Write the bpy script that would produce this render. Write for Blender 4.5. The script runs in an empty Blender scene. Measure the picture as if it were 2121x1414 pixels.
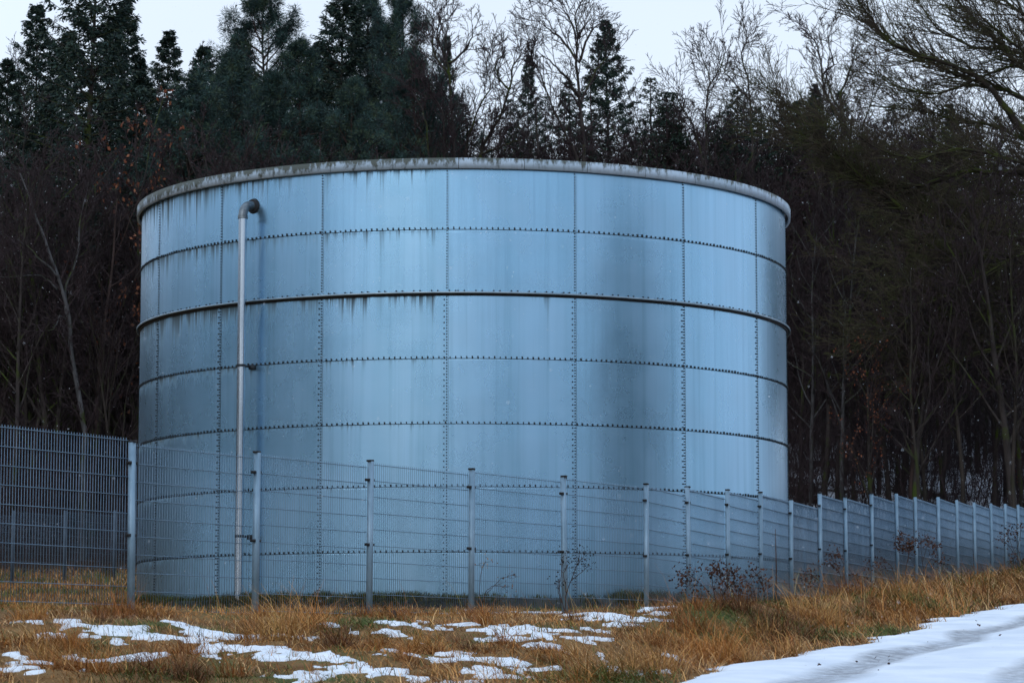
import bpy, math, random
import numpy as np
R_ = math.radians
C = bpy.context.scene.collection
scene = bpy.context.scene
rng = np.random.default_rng(7)
random.seed(7)

# ------------------------------------------------------------------ camera model (full size photo pixels -> world)
F, CX, CY, EYE = 6000.0, 1060.5, 707.0, 1.6
TH = math.atan((1400 - CY) / F)
cT, sT = math.cos(TH), math.sin(TH)


def P(px, py, Y):
    a, b = (px - CX) / F, (CY - py) / F
    ry, rz = cT - b * sT, sT + b * cT
    t = Y / ry
    return np.array([a * t, Y, EYE + rz * t])


# ------------------------------------------------------------------ mesh helpers
def new_mesh(name, V, faces_list, mats=None, smooth=False, mat_idx=None):
    """faces_list: list of int arrays of shape (n, k)"""
    me = bpy.data.meshes.new(name)
    V = np.asarray(V, np.float32)
    me.vertices.add(len(V))
    me.vertices.foreach_set('co', V.ravel())
    fl = [np.asarray(f, np.int32) for f in faces_list if len(f)]
    loops = np.concatenate([f.ravel() for f in fl])
    counts = np.concatenate([np.full(len(f), f.shape[1], np.int32) for f in fl])
    starts = np.concatenate([[0], np.cumsum(counts)[:-1]]).astype(np.int32)
    me.loops.add(len(loops))
    me.loops.foreach_set('vertex_index', loops)
    me.polygons.add(len(counts))
    me.polygons.foreach_set('loop_start', starts)
    me.polygons.foreach_set('loop_total', counts)
    if smooth:
        me.polygons.foreach_set('use_smooth', np.ones(len(counts), bool))
    if mats:
        for m in (mats if isinstance(mats, (list, tuple)) else [mats]):
            me.materials.append(m)
    if mat_idx is not None:
        me.polygons.foreach_set('material_index', np.asarray(mat_idx, np.int32))
    me.update(calc_edges=True)
    return me


def color_attr(me, cols):
    a = me.color_attributes.new('tint', 'FLOAT_COLOR', 'POINT')
    c = np.ones((len(cols), 4), np.float32)
    c[:, :3] = cols
    a.data.foreach_set('color', c.ravel())


def link(name, me, parent=None, loc=None):
    o = bpy.data.objects.new(name, me)
    C.objects.link(o)
    if parent is not None:
        o.parent = parent
    if loc is not None:
        o.location = [float(v) for v in loc]
    return o


def tag(o, label=None, cat=None, group=None, kind=None):
    if label: o['label'] = label
    if cat: o['category'] = cat
    if group: o['group'] = group
    if kind: o['kind'] = kind
    return o


def thing(name, label, cat, loc=(0, 0, 0), group=None):
    return tag(link(name, None, None, loc), label, cat, group)


class MB:
    def __init__(s):
        s.V, s.Q, s.T, s.n = [], [], [], 0

    def add(s, v, q=None, t=None):
        v = np.asarray(v, float).reshape(-1, 3)
        if q is not None and len(q): s.Q.append(np.asarray(q) + s.n)
        if t is not None and len(t): s.T.append(np.asarray(t) + s.n)
        s.V.append(v)
        s.n += len(v)

    def frames(s, c, ax, ay, az, hx, hy, hz):
        """many boxes: centres (n,3), axes (n,3) each, half sizes"""
        c = np.asarray(c, float).reshape(-1, 3)
        n = len(c)
        bc = lambda a: np.broadcast_to(np.asarray(a, float), (n, 3))
        sg = np.array([[i, j, k] for k in (-1, 1) for j in (-1, 1) for i in (-1, 1)], float)
        h = lambda a: np.broadcast_to(np.asarray(a, float).reshape(-1, 1), (n, 1))
        X, Y, Z = bc(ax) * h(hx), bc(ay) * h(hy), bc(az) * h(hz)
        v = c[:, None] + sg[None, :, :1] * X[:, None] + sg[None, :, 1:2] * Y[:, None] + sg[None, :, 2:] * Z[:, None]
        f = np.array([[0, 2, 3, 1], [4, 5, 7, 6], [0, 1, 5, 4], [2, 6, 7, 3], [0, 4, 6, 2], [1, 3, 7, 5]])
        q = (np.arange(n) * 8)[:, None, None] + f[None]
        s.add(v.reshape(-1, 3), q.reshape(-1, 4))

    def tubes(s, pts, rad, sides, cap=False):
        pts = np.asarray(pts, float); rad = np.asarray(rad, float)
        B, n = pts.shape[:2]
        t = np.gradient(pts, axis=1)
        t /= np.linalg.norm(t, axis=2, keepdims=True) + 1e-9
        m = t.mean(1)
        ref = np.where(np.abs(m[:, 2:3]) > .8, np.array([[1., 0, 0]]), np.array([[0, 0, 1.]]))
        u = np.cross(t, ref[:, None]); u /= np.linalg.norm(u, axis=2, keepdims=True) + 1e-9
        w = np.cross(t, u)
        a = np.arange(sides) * 2 * math.pi / sides
        v = pts[:, :, None] + rad[:, :, None, None] * (u[:, :, None] * np.cos(a)[None, None, :, None] + w[:, :, None] * np.sin(a)[None, None, :, None])
        i = np.arange(n - 1)[:, None] * sides; k = np.arange(sides)[None]; k2 = (k + 1) % sides
        q = np.stack([i + k, i + k2, i + sides + k2, i + sides + k], -1).reshape(-1, 4)
        q = (np.arange(B) * n * sides)[:, None, None] + q[None]
        s.add(v.reshape(-1, 3), q.reshape(-1, 4))
        if cap and sides == 8:
            for e in (0, (n - 1) * sides):
                b = (np.arange(B) * n * sides)[:, None] + e
                f = np.array([[0, 1, 2, 3], [0, 3, 4, 7], [4, 5, 6, 7]])
                s.Q.append((b[:, None] + f[None]).reshape(-1, 4) + s.n - B * n * sides)

    def ring(s, prof, seg, c, closed=True, a0=0., a1=2 * math.pi):
        """profile [(r, z)] swept round the axis c=(x,y)"""
        full = abs(a1 - a0 - 2 * math.pi) < 1e-6
        na = seg if full else seg + 1
        a = a0 + (a1 - a0) * np.arange(na) / seg
        prof = np.asarray(prof, float); n = len(prof)
        v = np.zeros((na, n, 3))
        v[:, :, 0] = c[0] + np.sin(a)[:, None] * prof[None, :, 0]
        v[:, :, 1] = c[1] - np.cos(a)[:, None] * prof[None, :, 0]
        v[:, :, 2] = prof[None, :, 1]
        m = n if closed else n - 1
        i = np.arange(seg)[:, None]; j = (i + 1) % na
        k = np.arange(m)[None]; k2 = (k + 1) % n
        q = np.stack([i * n + k, j * n + k, j * n + k2, i * n + k2], -1).reshape(-1, 4)
        s.add(v.reshape(-1, 3), q)

    def mesh(s, name, mats, smooth=False):
        f = []
        if s.Q: f.append(np.concatenate(s.Q))
        if s.T: f.append(np.concatenate(s.T))
        return new_mesh(name, np.concatenate(s.V), f, mats, smooth)


# ------------------------------------------------------------------ materials
class NT:
    def __init__(s, name):
        s.m = bpy.data.materials.new(name); s.m.use_nodes = True
        s.t = s.m.node_tree; s.p = s.t.nodes['Principled BSDF']

    def n(s, t, **kw):
        nd = s.t.nodes.new(t)
        for k, v in kw.items(): setattr(nd, k, v)
        return nd

    def to(s, sock, v):
        if isinstance(v, bpy.types.NodeSocket): s.t.links.new(v, sock)
        elif v is not None: sock.default_value = v

    def math(s, op, a, b=None, c=None, clamp=False):
        nd = s.n('ShaderNodeMath', operation=op, use_clamp=clamp)
        s.to(nd.inputs[0], a)
        if b is not None: s.to(nd.inputs[1], b)
        if c is not None: s.to(nd.inputs[2], c)
        return nd.outputs[0]

    def mix(s, f, a, b, blend='MIX'):
        nd = s.n('ShaderNodeMix', data_type='RGBA', blend_type=blend)
        s.to(nd.inputs[0], f)
        for i, v in ((6, a), (7, b)):
            if isinstance(v, (tuple, list)): v = (v[0], v[1], v[2], 1)
            s.to(nd.inputs[i], v)
        return nd.outputs[2]

    def noise(s, vec, scale, detail=3, rough=.55, dist=0.):
        nd = s.n('ShaderNodeTexNoise')
        s.to(nd.inputs['Vector'], vec)
        nd.inputs['Scale'].default_value = scale; nd.inputs['Detail'].default_value = detail
        nd.inputs['Roughness'].default_value = rough; nd.inputs['Distortion'].default_value = dist
        return nd.outputs[0]

    def coord(s, kind='Object'):
        return s.n('ShaderNodeTexCoord').outputs[kind]

    def pos(s):
        return s.n('ShaderNodeNewGeometry').outputs['Position']

    def map(s, vec, scale):
        nd = s.n('ShaderNodeMapping'); s.to(nd.inputs[0], vec); nd.inputs['Scale'].default_value = scale
        return nd.outputs[0]

    def sep(s, vec):
        nd = s.n('ShaderNodeSeparateXYZ'); s.to(nd.inputs[0], vec); return nd.outputs

    def ramp(s, f, a, b, lo=0., hi=1.):
        nd = s.n('ShaderNodeMapRange'); nd.clamp = True
        s.to(nd.inputs[0], f); nd.inputs[1].default_value = a; nd.inputs[2].default_value = b
        nd.inputs[3].default_value = lo; nd.inputs[4].default_value = hi
        return nd.outputs[0]

    def bump(s, h, strength=.3, dist=.02):
        nd = s.n('ShaderNodeBump'); s.to(nd.inputs['Height'], h)
        nd.inputs['Strength'].default_value = strength; nd.inputs['Distance'].default_value = dist
        s.t.links.new(nd.outputs[0], s.p.inputs['Normal'])

    def set(s, col=None, rough=None, metal=None, spec=None):
        for k, v in (('Base Color', col), ('Roughness', rough), ('Metallic', metal), ('Specular IOR Level', spec)):
            if v is None: continue
            if isinstance(v, (tuple, list)): v = (v[0], v[1], v[2], 1)
            s.to(s.p.inputs[k], v)
        return s.m


def simple(name, c1, c2, scale, rough=.8, metal=0., spec=.3, bump=0., bd=.01, stretch=(1, 1, 1), kind='Object'):
    t = NT(name)
    v = t.map(t.coord(kind), stretch)
    n = t.noise(v, scale, 4)
    f = t.ramp(n, .35, .65)
    if bump: t.bump(n, bump, bd)
    return t.set(t.mix(f, c1, c2), rough, metal, spec)


def bark(name, c1, c2, moss=0., mcol=(.035, .05, .008)):
    t = NT(name)
    v = t.map(t.pos(), (1, 1, .25))
    n = t.noise(v, 6., 4)
    col = t.mix(t.ramp(n, .35, .65), c1, c2)
    if moss > 0:
        g = t.n('ShaderNodeNewGeometry')
        nz = t.sep(g.outputs['Normal'])[2]
        mk = t.noise(t.pos(), 1.3, 4)
        a = t.math('ADD', t.math('MULTIPLY', nz, .16), mk)
        col = t.mix(t.ramp(a, .62 - moss * .3, .72 - moss * .3), col, mcol)
    return t.set(col, .85, 0., .2)


def tinted(name, rough=.7, spec=.25, mul=(1, 1, 1)):
    t = NT(name)
    a = t.n('ShaderNodeVertexColor', layer_name='tint')
    col = t.mix(1.0, a.outputs[0], mul, 'MULTIPLY')
    return t.set(col, rough, 0., spec)


# ------------------------------------------------------------------ smooth value noise (for terrain and snow)
_tab = np.random.default_rng(3).random((256, 256))


def vnoise(x, y, s=1.0, o=0):
    x = np.asarray(x, float) * s + 37.3 * o + 500; y = np.asarray(y, float) * s + 11.7 * o + 500
    xi, yi = np.floor(x).astype(int), np.floor(y).astype(int)
    fx, fy = x - xi, y - yi
    fx, fy = fx * fx * (3 - 2 * fx), fy * fy * (3 - 2 * fy)
    g = lambda a, b: _tab[a % 256, b % 256]
    return (g(xi, yi) * (1 - fx) + g(xi + 1, yi) * fx) * (1 - fy) + (g(xi, yi + 1) * (1 - fx) + g(xi + 1, yi + 1) * fx) * fy


def fbm(x, y, s, o=0, k=3):
    return sum(vnoise(x, y, s * 2 ** i, o + i) * .5 ** i for i in range(k)) / sum(.5 ** i for i in range(k))


sm = lambda t: np.clip(t, 0, 1) ** 2 * (3 - 2 * np.clip(t, 0, 1))
RD = np.array([.309, .951])                       # direction of the track
RE = np.array([1.68, 26.0])                       # a point of its grassy edge


def road_u(X, Y):                                 # + = metres to the left of the track's edge
    return -((X - RE[0]) * RD[1] - (Y - RE[1]) * RD[0])


YK = [-60, 0, 20, 25.5, 28, 30, 32, 34, 36, 45.5, 55.5, 70, 80, 84, 90, 100, 120, 150, 220, 400]
ZK = [-3, -1.5, -.62, -.06, .15, .32, .49, .62, .71, .92, 1.34, 2.02, 2.6, 2.95, 4.5, 7.6, 14.0, 21., 26., 27.]
RK = [[-60, 0, 85, 110, 150, 220, 400], [-4.0, -1.53, 3.44, 5.5, 9., 14., 18.]]


def Hb(X, Y):
    X, Y = np.asarray(X, float), np.asarray(Y, float)
    u = road_u(X, Y)
    road = np.interp(Y, RK[0], RK[1])
    t = sm(u / 4.0)
    z = road * (1 - t) + np.interp(Y, YK, ZK) * t
    z = z + .14 * sm((-X - 2.6) / 1.8) * np.exp(-((Y - 34.) / 3.2) ** 2)
    return z + EYE


TCX0 = P(961, 800, 62.7)[0]


def H(X, Y):
    """ground height with tussocky bumps off the track"""
    X, Y = np.asarray(X, float), np.asarray(Y, float)
    u = road_u(X, Y)
    k = sm((u - .1) / 1.5)
    b = ((fbm(X, Y, 1.1, 5) - .5) * .26 + (fbm(X, Y, .35, 9) - .5) * .16) * (.75 - .35 * sm((Y - 31) / 5))
    bank = .22 * np.exp(-((u - 1.9) / 1.3) ** 2) * sm((Y - 26) / 8)
    inside = sm((Y - 60) / 20)
    yard = sm((np.hypot(X - TCX0, Y - 62.7) - 8.) / 4.)
    return Hb(X, Y) + k * (b * (1 + inside) * (.15 + .85 * yard) + bank) - .10 * (1 - yard) - .07 * sm((-u - .1) / .4)


def ground_hit(px, py, y0=20., y1=110.):
    Y = np.arange(y0, y1, .05)
    a, b = (px - CX) / F, (CY - py) / F
    ry, rz = cT - b * sT, sT + b * cT
    t = Y / ry
    d = EYE + rz * t - Hb(a * t, Y)
    i = np.argmax(d < 0) if (d < 0).any() else len(Y) - 1
    return np.array([a * t[i], Y[i]])


# ================================================================== setting: ground, snow, track
def axis(parts):
    return np.unique(np.round(np.concatenate([np.arange(a, b, s) for a, b, s in parts]), 4))


def grid_mesh(name, xs, ys, zf, mat, drop=None):
    X, Y = np.meshgrid(xs, ys)
    Z = zf(X, Y)
    V = np.stack([X, Y, Z], -1).reshape(-1, 3)
    nx, ny = len(xs), len(ys)
    i = (np.arange(ny - 1)[:, None] * nx + np.arange(nx - 1)[None]).ravel()
    q = np.stack([i, i + 1, i + nx + 1, i + nx], -1)
    if drop is not None:
        k = drop(X, Y).ravel()
        q = q[k[q].any(1)]
        used = np.unique(q); mp = np.zeros(len(V), int); mp[used] = np.arange(len(used))
        V, q = V[used], mp[q]
    return new_mesh(name, V, [q], mat, True)


t = NT('ground_soil')
p = t.pos()
sx = t.sep(p)
n1, n2, n3 = t.noise(p, 1.7, 5), t.noise(p, 14., 4), t.noise(p, .45, 4, .65)
field = t.mix(t.ramp(n1, .35, .65), (.13, .062, .02), (.22, .13, .05))
field = t.mix(t.ramp(t.noise(p, .8, 3), .55, .68), field, (.07, .085, .025))
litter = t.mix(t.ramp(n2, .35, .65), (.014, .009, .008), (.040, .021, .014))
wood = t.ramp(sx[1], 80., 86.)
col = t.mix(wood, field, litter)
snow_f = t.math('MULTIPLY', t.ramp(t.math('ADD', n3, t.math('MULTIPLY', n2, .25)), .57, .65),
                t.math('MULTIPLY', t.ramp(sx[1], 89., 93.), t.ramp(sx[0], -14., 6., .0, 1.0)))
snow_f = t.math('MULTIPLY', snow_f, t.ramp(sx[1], 96., 104., 1., .15))
col = t.mix(snow_f, col, (.62, .66, .74))
t.bump(n2, .6, .05)
M_ground = t.set(col, .95, 0., .15)

t = NT('fresh_snow')
p = t.pos()
n1 = t.noise(p, 30., 4); n2 = t.noise(p, 4., 3)
t.bump(t.math('ADD', n1, t.math('MULTIPLY', n2, 2.)), .45, .02)
M_snow = t.set(t.mix(t.ramp(n2, .3, .7), (.66, .72, .80), (.80, .84, .89)), .7, 0., .3)

xs = axis([(-420, -60, 15), (-60, -14, 2.), (-14, 22, .2), (22, 60, 2.), (60, 430, 15)])
ys = axis([(-120, 0, 10), (0, 18, 2.), (18, 62, .2), (62, 100, .4), (100, 160, 2.), (160, 500, 15)])
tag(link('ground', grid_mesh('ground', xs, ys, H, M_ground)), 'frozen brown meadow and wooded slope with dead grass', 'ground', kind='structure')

# track: snow covered, with two grey wheel ruts
t = NT('track_snow')
p = t.pos(); s = t.sep(p)
u = t.math('MULTIPLY_ADD', s[0], -RD[1], t.math('MULTIPLY_ADD', s[1], RD[0], RE[0] * RD[1] - RE[1] * RD[0]))
w = t.math('MULTIPLY', t.math('SUBTRACT', t.noise(p, .22, 2), .5), 1.1)
uu = t.math('ADD', u, w)
n1 = t.noise(t.map(p, (1, 1, 1)), 9., 5, .65)
n2 = t.noise(p, 1.2, 4)


def rut(c, wd):
    d = t.math('ABSOLUTE', t.math('SUBTRACT', uu, c))
    return t.ramp(d, wd * .45, wd, 1., 0.)


r = t.math('MAXIMUM', rut(-1.05, .34), t.math('MULTIPLY', rut(-2.75, .36), .8))
r = t.math('MULTIPLY', r, t.ramp(t.math('ADD', n1, t.math('MULTIPLY', n2, .5)), .42, .85))
snowc = t.mix(t.ramp(n2, .35, .7), (.60, .66, .75), (.77, .81, .87))
grit = t.math('MULTIPLY', t.ramp(t.noise(p, 38., 3, .7), .66, .72), t.ramp(t.math('ADD', r, n2), .55, 1.0))
snowc = t.mix(t.math('MULTIPLY', grit, .8), snowc, (.10, .085, .07))
col = t.mix(t.math('MULTIPLY', r, .85), snowc, (.19, .20, .225))
t.bump(t.math('SUBTRACT', t.math('MULTIPLY', n1, .8), t.math('MULTIPLY', r, 1.2)), .5, .03)
M_track = t.set(col, .75, 0., .25)


def edge_wob(v):
    return (fbm(v * 0 + 3.1, v, .7, 21) - .5) * .9 + (vnoise(v * 0, v, 3.3, 4) - .5) * .3 + (vnoise(v * 0, v, 9., 14) - .5) * .24 - .05


us = np.concatenate([np.linspace(.6, -.6, 25), np.linspace(-.7, -4.5, 30), np.linspace(-4.8, -7.5, 6)])
vs = np.concatenate([np.arange(-40, 0, 1.5), np.arange(0, 60, .12), np.arange(60, 140, 1.)])
U, Vv = np.meshgrid(us, vs)
X = RE[0] - U * RD[1] + Vv * RD[0]; Y = RE[1] + U * RD[0] + Vv * RD[1]
ins = np.clip(-(U - edge_wob(Vv)), -.12, .3)
right = np.clip(U + 6.6 + (fbm(Vv * 0, Vv, .6, 8) - .5) * .6, -.12, .3)
th = np.minimum(ins, right) * .13 + (fbm(X, Y, 2.3, 3) - .5) * .02
wv = (fbm(Vv * 0 + 9, Vv, .22, 77, 2) - .5) * .35
th -= .045 * np.exp(-((U + 1.05 + wv) / .24) ** 2) + .03 * np.exp(-((U + 2.75 + wv) / .3) ** 2)
th += (fbm(X, Y, 7., 13) - .5) * .022 - .03 * np.clip(fbm(X, Y, 4.5, 19, 2) - .68, 0, 1)
Z = Hb(X, Y) + np.where(np.minimum(ins, right) < 0, np.minimum(ins, right) * 1.2, th + .004)
V = np.stack([X, Y, Z], -1).reshape(-1, 3)
nx, ny = len(us), len(vs)
i = (np.arange(ny - 1)[:, None] * nx + np.arange(nx - 1)[None]).ravel()
tag(link('track', new_mesh('track', V, [np.stack([i, i + nx, i + nx + 1, i + 1], -1)], M_track, True)),
    'snow covered farm track with two grey wheel ruts', 'track', kind='structure')

# snow patches lying in the grass
PATCH = [(158, 1299, 28), (243, 1311, 50), (425, 1303, 62), (490, 1321, 32), (400, 1332, 40), (452, 1349, 55), (547, 1349, 28), (565, 1369, 50),
         (278, 1367, 50), (25, 1363, 28), (13, 1397, 34), (660, 1369, 50), (677, 1393, 45), (326, 1320, 26), (940, 1300, 38), (1063, 1311, 66),
         (1096, 1320, 64), (1038, 1329, 38), (1143, 1336, 26), (1190, 1347, 36), (965, 1349, 20), (991, 1369, 50), (1063, 1371, 56), (1223, 1294, 20),
         (1267, 1303, 50), (1300, 1318, 34), (1361, 1294, 28), (1238, 1343, 24), (1121, 1347, 18), (878, 1367, 32), (812, 1323, 28), (803, 1352, 22),
         (794, 1304, 26), (740, 1391, 56), (758, 1378, 40), (809, 1392, 34), (932, 1403, 34), (60, 1402, 26), (620, 1362, 26),
         (600, 1402, 30), (1000, 1390, 40), (430, 1312, 40),
         (882, 1271, 80), (1081, 1270, 130), (1369, 1273, 60), (1180, 1274, 60), (1440, 1262, 40), (1700, 1228, 30), (1745, 1222, 26), (1690, 1206, 30), (1660, 1244, 26)]
gp = np.random.default_rng(44)
PATCH += [(gp.uniform(0, 1420), gp.uniform(1292, 1404), gp.uniform(8, 20)) for _ in range(46)]
PW = []
for (px, py, hw) in PATCH:
    g = ground_hit(px, py)
    PW.append((g[0], g[1], hw * g[1] / F * 1.0, .24 + .19 * (hw / 50.) + (.02 if py < 1276 else 0.)))
PW = np.array(PW)


def snow_mask(X, Y, near=0.):
    """> 0 inside a patch"""
    X, Y = np.asarray(X, float), np.asarray(Y, float)
    m = np.full(X.shape, -2.)
    wx = (fbm(X, Y, 2.6, 31) - .5) * .5 + (fbm(X, Y, 9., 33) - .5) * .16; wy = (fbm(X, Y, 1.8, 41) - .5) * .9 + (fbm(X, Y, 8., 43) - .5) * .3
    for (a, b, rx, ry) in PW:
        dy = Y + wy - b
        k = np.where(dy < 0, ry + near, ry)
        m = np.maximum(m, 1 - np.sqrt(((X + wx - a + .45 * dy) / (rx * (1.15 if near else .86))) ** 2 + (dy / k) ** 2))
    return m


def snow_z(X, Y):
    m = snow_mask(X, Y) + (fbm(X, Y, 5., 51, 5) - .5) * 2.5
    return H(X, Y) + np.where(m < 0, m * .25, .028 * (1 - np.exp(-np.clip(m, 0, 1) * 7))) + (fbm(X, Y, 5., 57) - .5) * .03


sxs = axis([(-7, 9.0, .05)]); sys_ = axis([(24.0, 47.6, .07)])
tag(link('snow_patches', grid_mesh('snow_patches', sxs, sys_, snow_z, M_snow, lambda X, Y: snow_mask(X, Y) > -.45)),
    'thin white snow patches lying between the brown grass tufts', 'snow', kind='stuff')

# ================================================================== grass
M_grass = tinted('dry_grass_blades', .75, .2)


def blades(pos, leanaz, lean, length, width, col, nseg=2, curl=.5):
    """strips bending over; pos (n,3)"""
    n = len(pos)
    d = np.stack([np.cos(leanaz), np.sin(leanaz)], -1)
    face = leanaz + np.pi / 2 + rng.normal(0, .5, n)
    s = np.stack([np.cos(face), np.sin(face), np.zeros(n)], -1)
    rows = []
    q = pos.copy()
    rows.append((q.copy(), width))
    for k in range(nseg):
        a = np.clip(lean + curl * (k / max(1, nseg - 1)), 0, 1.75)
        q = q + np.concatenate([d * np.sin(a)[:, None], np.cos(a)[:, None]], 1) * (length / nseg)[:, None]
        rows.append((q.copy(), width * (1 - (k + 1) / nseg * .8)))
    V = np.zeros((n, (nseg + 1) * 2, 3))
    for k, (c, w) in enumerate(rows):
        V[:, 2 * k] = c - s * (w / 2)[:, None]; V[:, 2 * k + 1] = c + s * (w / 2)[:, None]
    f = np.array([[2 * k, 2 * k + 1, 2 * k + 3, 2 * k + 2] for k in range(nseg)])
    q = (np.arange(n) * (nseg + 1) * 2)[:, None, None] + f[None]
    cc = np.repeat(col[:, None], (nseg + 1) * 2, 1)
    return V.reshape(-1, 3), q.reshape(-1, 4), cc.reshape(-1, 3)


GOLD = np.array([[.38, .175, .05], [.26, .11, .034], [.46, .26, .095], [.13, .062, .028], [.56, .38, .19], [.31, .15, .052], [.20, .11, .065]])
GREEN = np.array([[.075, .105, .02], [.11, .13, .03], [.06, .08, .02]])


GOLD = GOLD * np.array([[1.04, .99, .95]])


def grass_cols(X, Y, green_bias=0.):
    n = len(X)
    z = fbm(X, Y, .9, 61)
    k = np.clip(((z - .5) * 11 + rng.normal(0, 1.5, n) + 2.7), 0, 6.4).astype(int)
    c = GOLD[k] * rng.uniform(.55, 1.55, (n, 1))
    g = (fbm(X, Y, .8, 71) + rng.normal(0, .05, n) + green_bias) > .62
    c[g] = GREEN[rng.integers(0, 3, g.sum())] * rng.uniform(.8, 1.2, (g.sum(), 1))
    return c


def in_view(X, Y, m=.4):
    a = np.abs(X) / np.maximum(Y, 1)
    return a < (1060.5 / F) * 1.2 + m / np.maximum(Y, 1)


GV, GQ, GC, gn = [], [], [], 0


def push(b):
    global gn
    V, q, c = b
    GV.append(V); GQ.append(q + gn); GC.append(c); gn += len(V)


TCX, TCY, TR = P(961, 800, 62.7)[0], 62.7, 7.0


def fence_y(X):      # along view rays: is a point before the fence? (front run and right run)
    return None


def before_fence(X, Y):
    px = CX + X / Y * F
    fy = np.where(px < 1338, 157470 / (4800 - np.minimum(px, 4000)), 75621 / (3000 - np.minimum(px, 2900)))
    return Y < fy


def scatter(n, x0, x1, y0, y1):
    return rng.uniform(x0, x1, n), rng.uniform(y0, y1, n)


def keep_edge(X, Y):
    u = road_u(X, Y)
    v = (X - RE[0]) * RD[0] + (Y - RE[1]) * RD[1]
    return u > edge_wob(v) + .06 - .24 * rng.random(np.shape(X)) ** 3


# matted layer
X, Y = scatter(980000, -9, 17.5, 23, 84)
d = np.interp(Y, [23, 36, 50, 84], [1., 1., .55, .35])
k = in_view(X, Y) & keep_edge(X, Y) & before_fence(X, Y - .3) & (rng.random(len(X)) < d)
X, Y = X[k], Y[k]
m = snow_mask(X, Y) + (fbm(X, Y, 5., 51, 5) - .5) * 2.5
m2 = snow_mask(X, Y, 1.1)
k = (m < 0.02) | (rng.random(len(X)) < np.clip(.30 - m * .7, .05, .30))
X, Y, m2 = X[k], Y[k], m2[k]
n = len(X)
tus = fbm(X, Y, 1.5, 81)
low = np.where(m[k] > .02, rng.uniform(.3, 1.1, n), np.clip(1 - (m2 + .15) * 3.2, .28, 1.))
L = (rng.uniform(.12, .30, n) * (.55 + 1.3 * np.clip(tus - .35, 0, .5))) * low
strip = sm((X - 3.5) / 3.) * sm((Y - 30) / 6)
uu_ = road_u(X, Y)
L *= (1 + .45 * strip) * (1 + .8 * np.exp(-((uu_ - 1.) / 1.1) ** 2))
L *= np.where(Y > 45, 1.1, 1.0) * (1 - .5 * sm((Y - 32.) / 3.) * (1 - strip))
az = np.pi + rng.normal(0, 1.3, n) + (fbm(X, Y, .9, 91) - .5) * 5
lean = np.clip(rng.normal(1.1, .32, n), .1, 1.5)
w = rng.uniform(.005, .010, n) * np.interp(Y, [25, 45, 80], [1., 1.4, 2.2])
push(blades(np.stack([X, Y, H(X, Y) - .01], -1), az, lean, L, w, grass_cols(X, Y), 2, .45))
# tussocks
nt = 1500
TX, TY = scatter(nt, -7, 15, 24, 76)
k = in_view(TX, TY, .2) & keep_edge(TX, TY) & before_fence(TX, TY - .2) & (snow_mask(TX, TY, 1.3) < -.12)
TX, TY = TX[k], TY[k]
big = [(580, 1330, .50, 1.3), (640, 1310, .42, 1.), (240, 1275, .32, 1.2), (860, 1350, .3, 1.), (1000, 1295, .25, .8), (700, 1340, .3, 1.), (1690, 1300, .45, 1.3), (1620, 1330, .45, 1.2),
       (1480, 1370, .42, 1.2), (1430, 1330, .4, 1.2), (1540, 1310, .4, 1.), (1760, 1270, .45, 1.3), (1860, 1265, .45, 1.2), (1940, 1245, .45, 1.2), (2040, 1225, .5, 1.3), (2100, 1215, .5, 1.3),
       (1350, 1390, .4, 1.2), (1250, 1400, .35, 1.2), (90, 1330, .3, 1.2), (350, 1390, .32, 1.2), (200, 1395, .32, 1.3), (480, 1395, .3, 1.1), (60, 1290, .3, 1.2), (510, 1330, .3, .8), (150, 1345, .28, 1.2)]
for (px, py, hh, rr) in big:
    g = ground_hit(px, py); TX = np.append(TX, g[0]); TY = np.append(TY, g[1])
hs = np.concatenate([rng.uniform(.12, .28, len(TX) - len(big)) * (1 - .35 * sm((TY[:len(TX) - len(big)] - 32) / 4)), [b[2] for b in big]])
rs = np.concatenate([rng.uniform(.5, 1.1, len(TX) - len(big)), [b[3] for b in big]])
for x, y, hh, rr in zip(TX, TY, hs, rs):
    n = int(150 * rr * (1.8 if hh > .3 else 1))
    a = rng.uniform(0, 2 * np.pi, n); r0 = np.sqrt(rng.random(n)) * .16 * rr * (1.6 if hh > .3 else 1)
    X, Y = x + np.cos(a) * r0, y + np.sin(a) * r0
    az = np.where(rng.random(n) < .45, a + rng.normal(0, .5, n), np.where(rng.random(n) < .5, rng.uniform(0, 6.28, n), np.pi + rng.normal(0, .6, n)))
    lean = np.clip(rng.normal(.7, .4, n), .02, 1.45)
    L = rng.uniform(.6, 1.25, n) * hh * 1.25
    base = GOLD[rng.integers(0, 4)] * rng.uniform(.8, 1.15)
    c = base[None] * rng.uniform(.5, 1.35, (n, 1)) * (1 + rng.normal(0, .05, (n, 3)))
    push(blades(np.stack([X, Y, H(X, Y) - .01], -1), az, lean, L, rng.uniform(.005, .009, n) * (1 + max(0, y - 40) / 40), np.clip(c, .01, .6), 3, .7))
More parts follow.
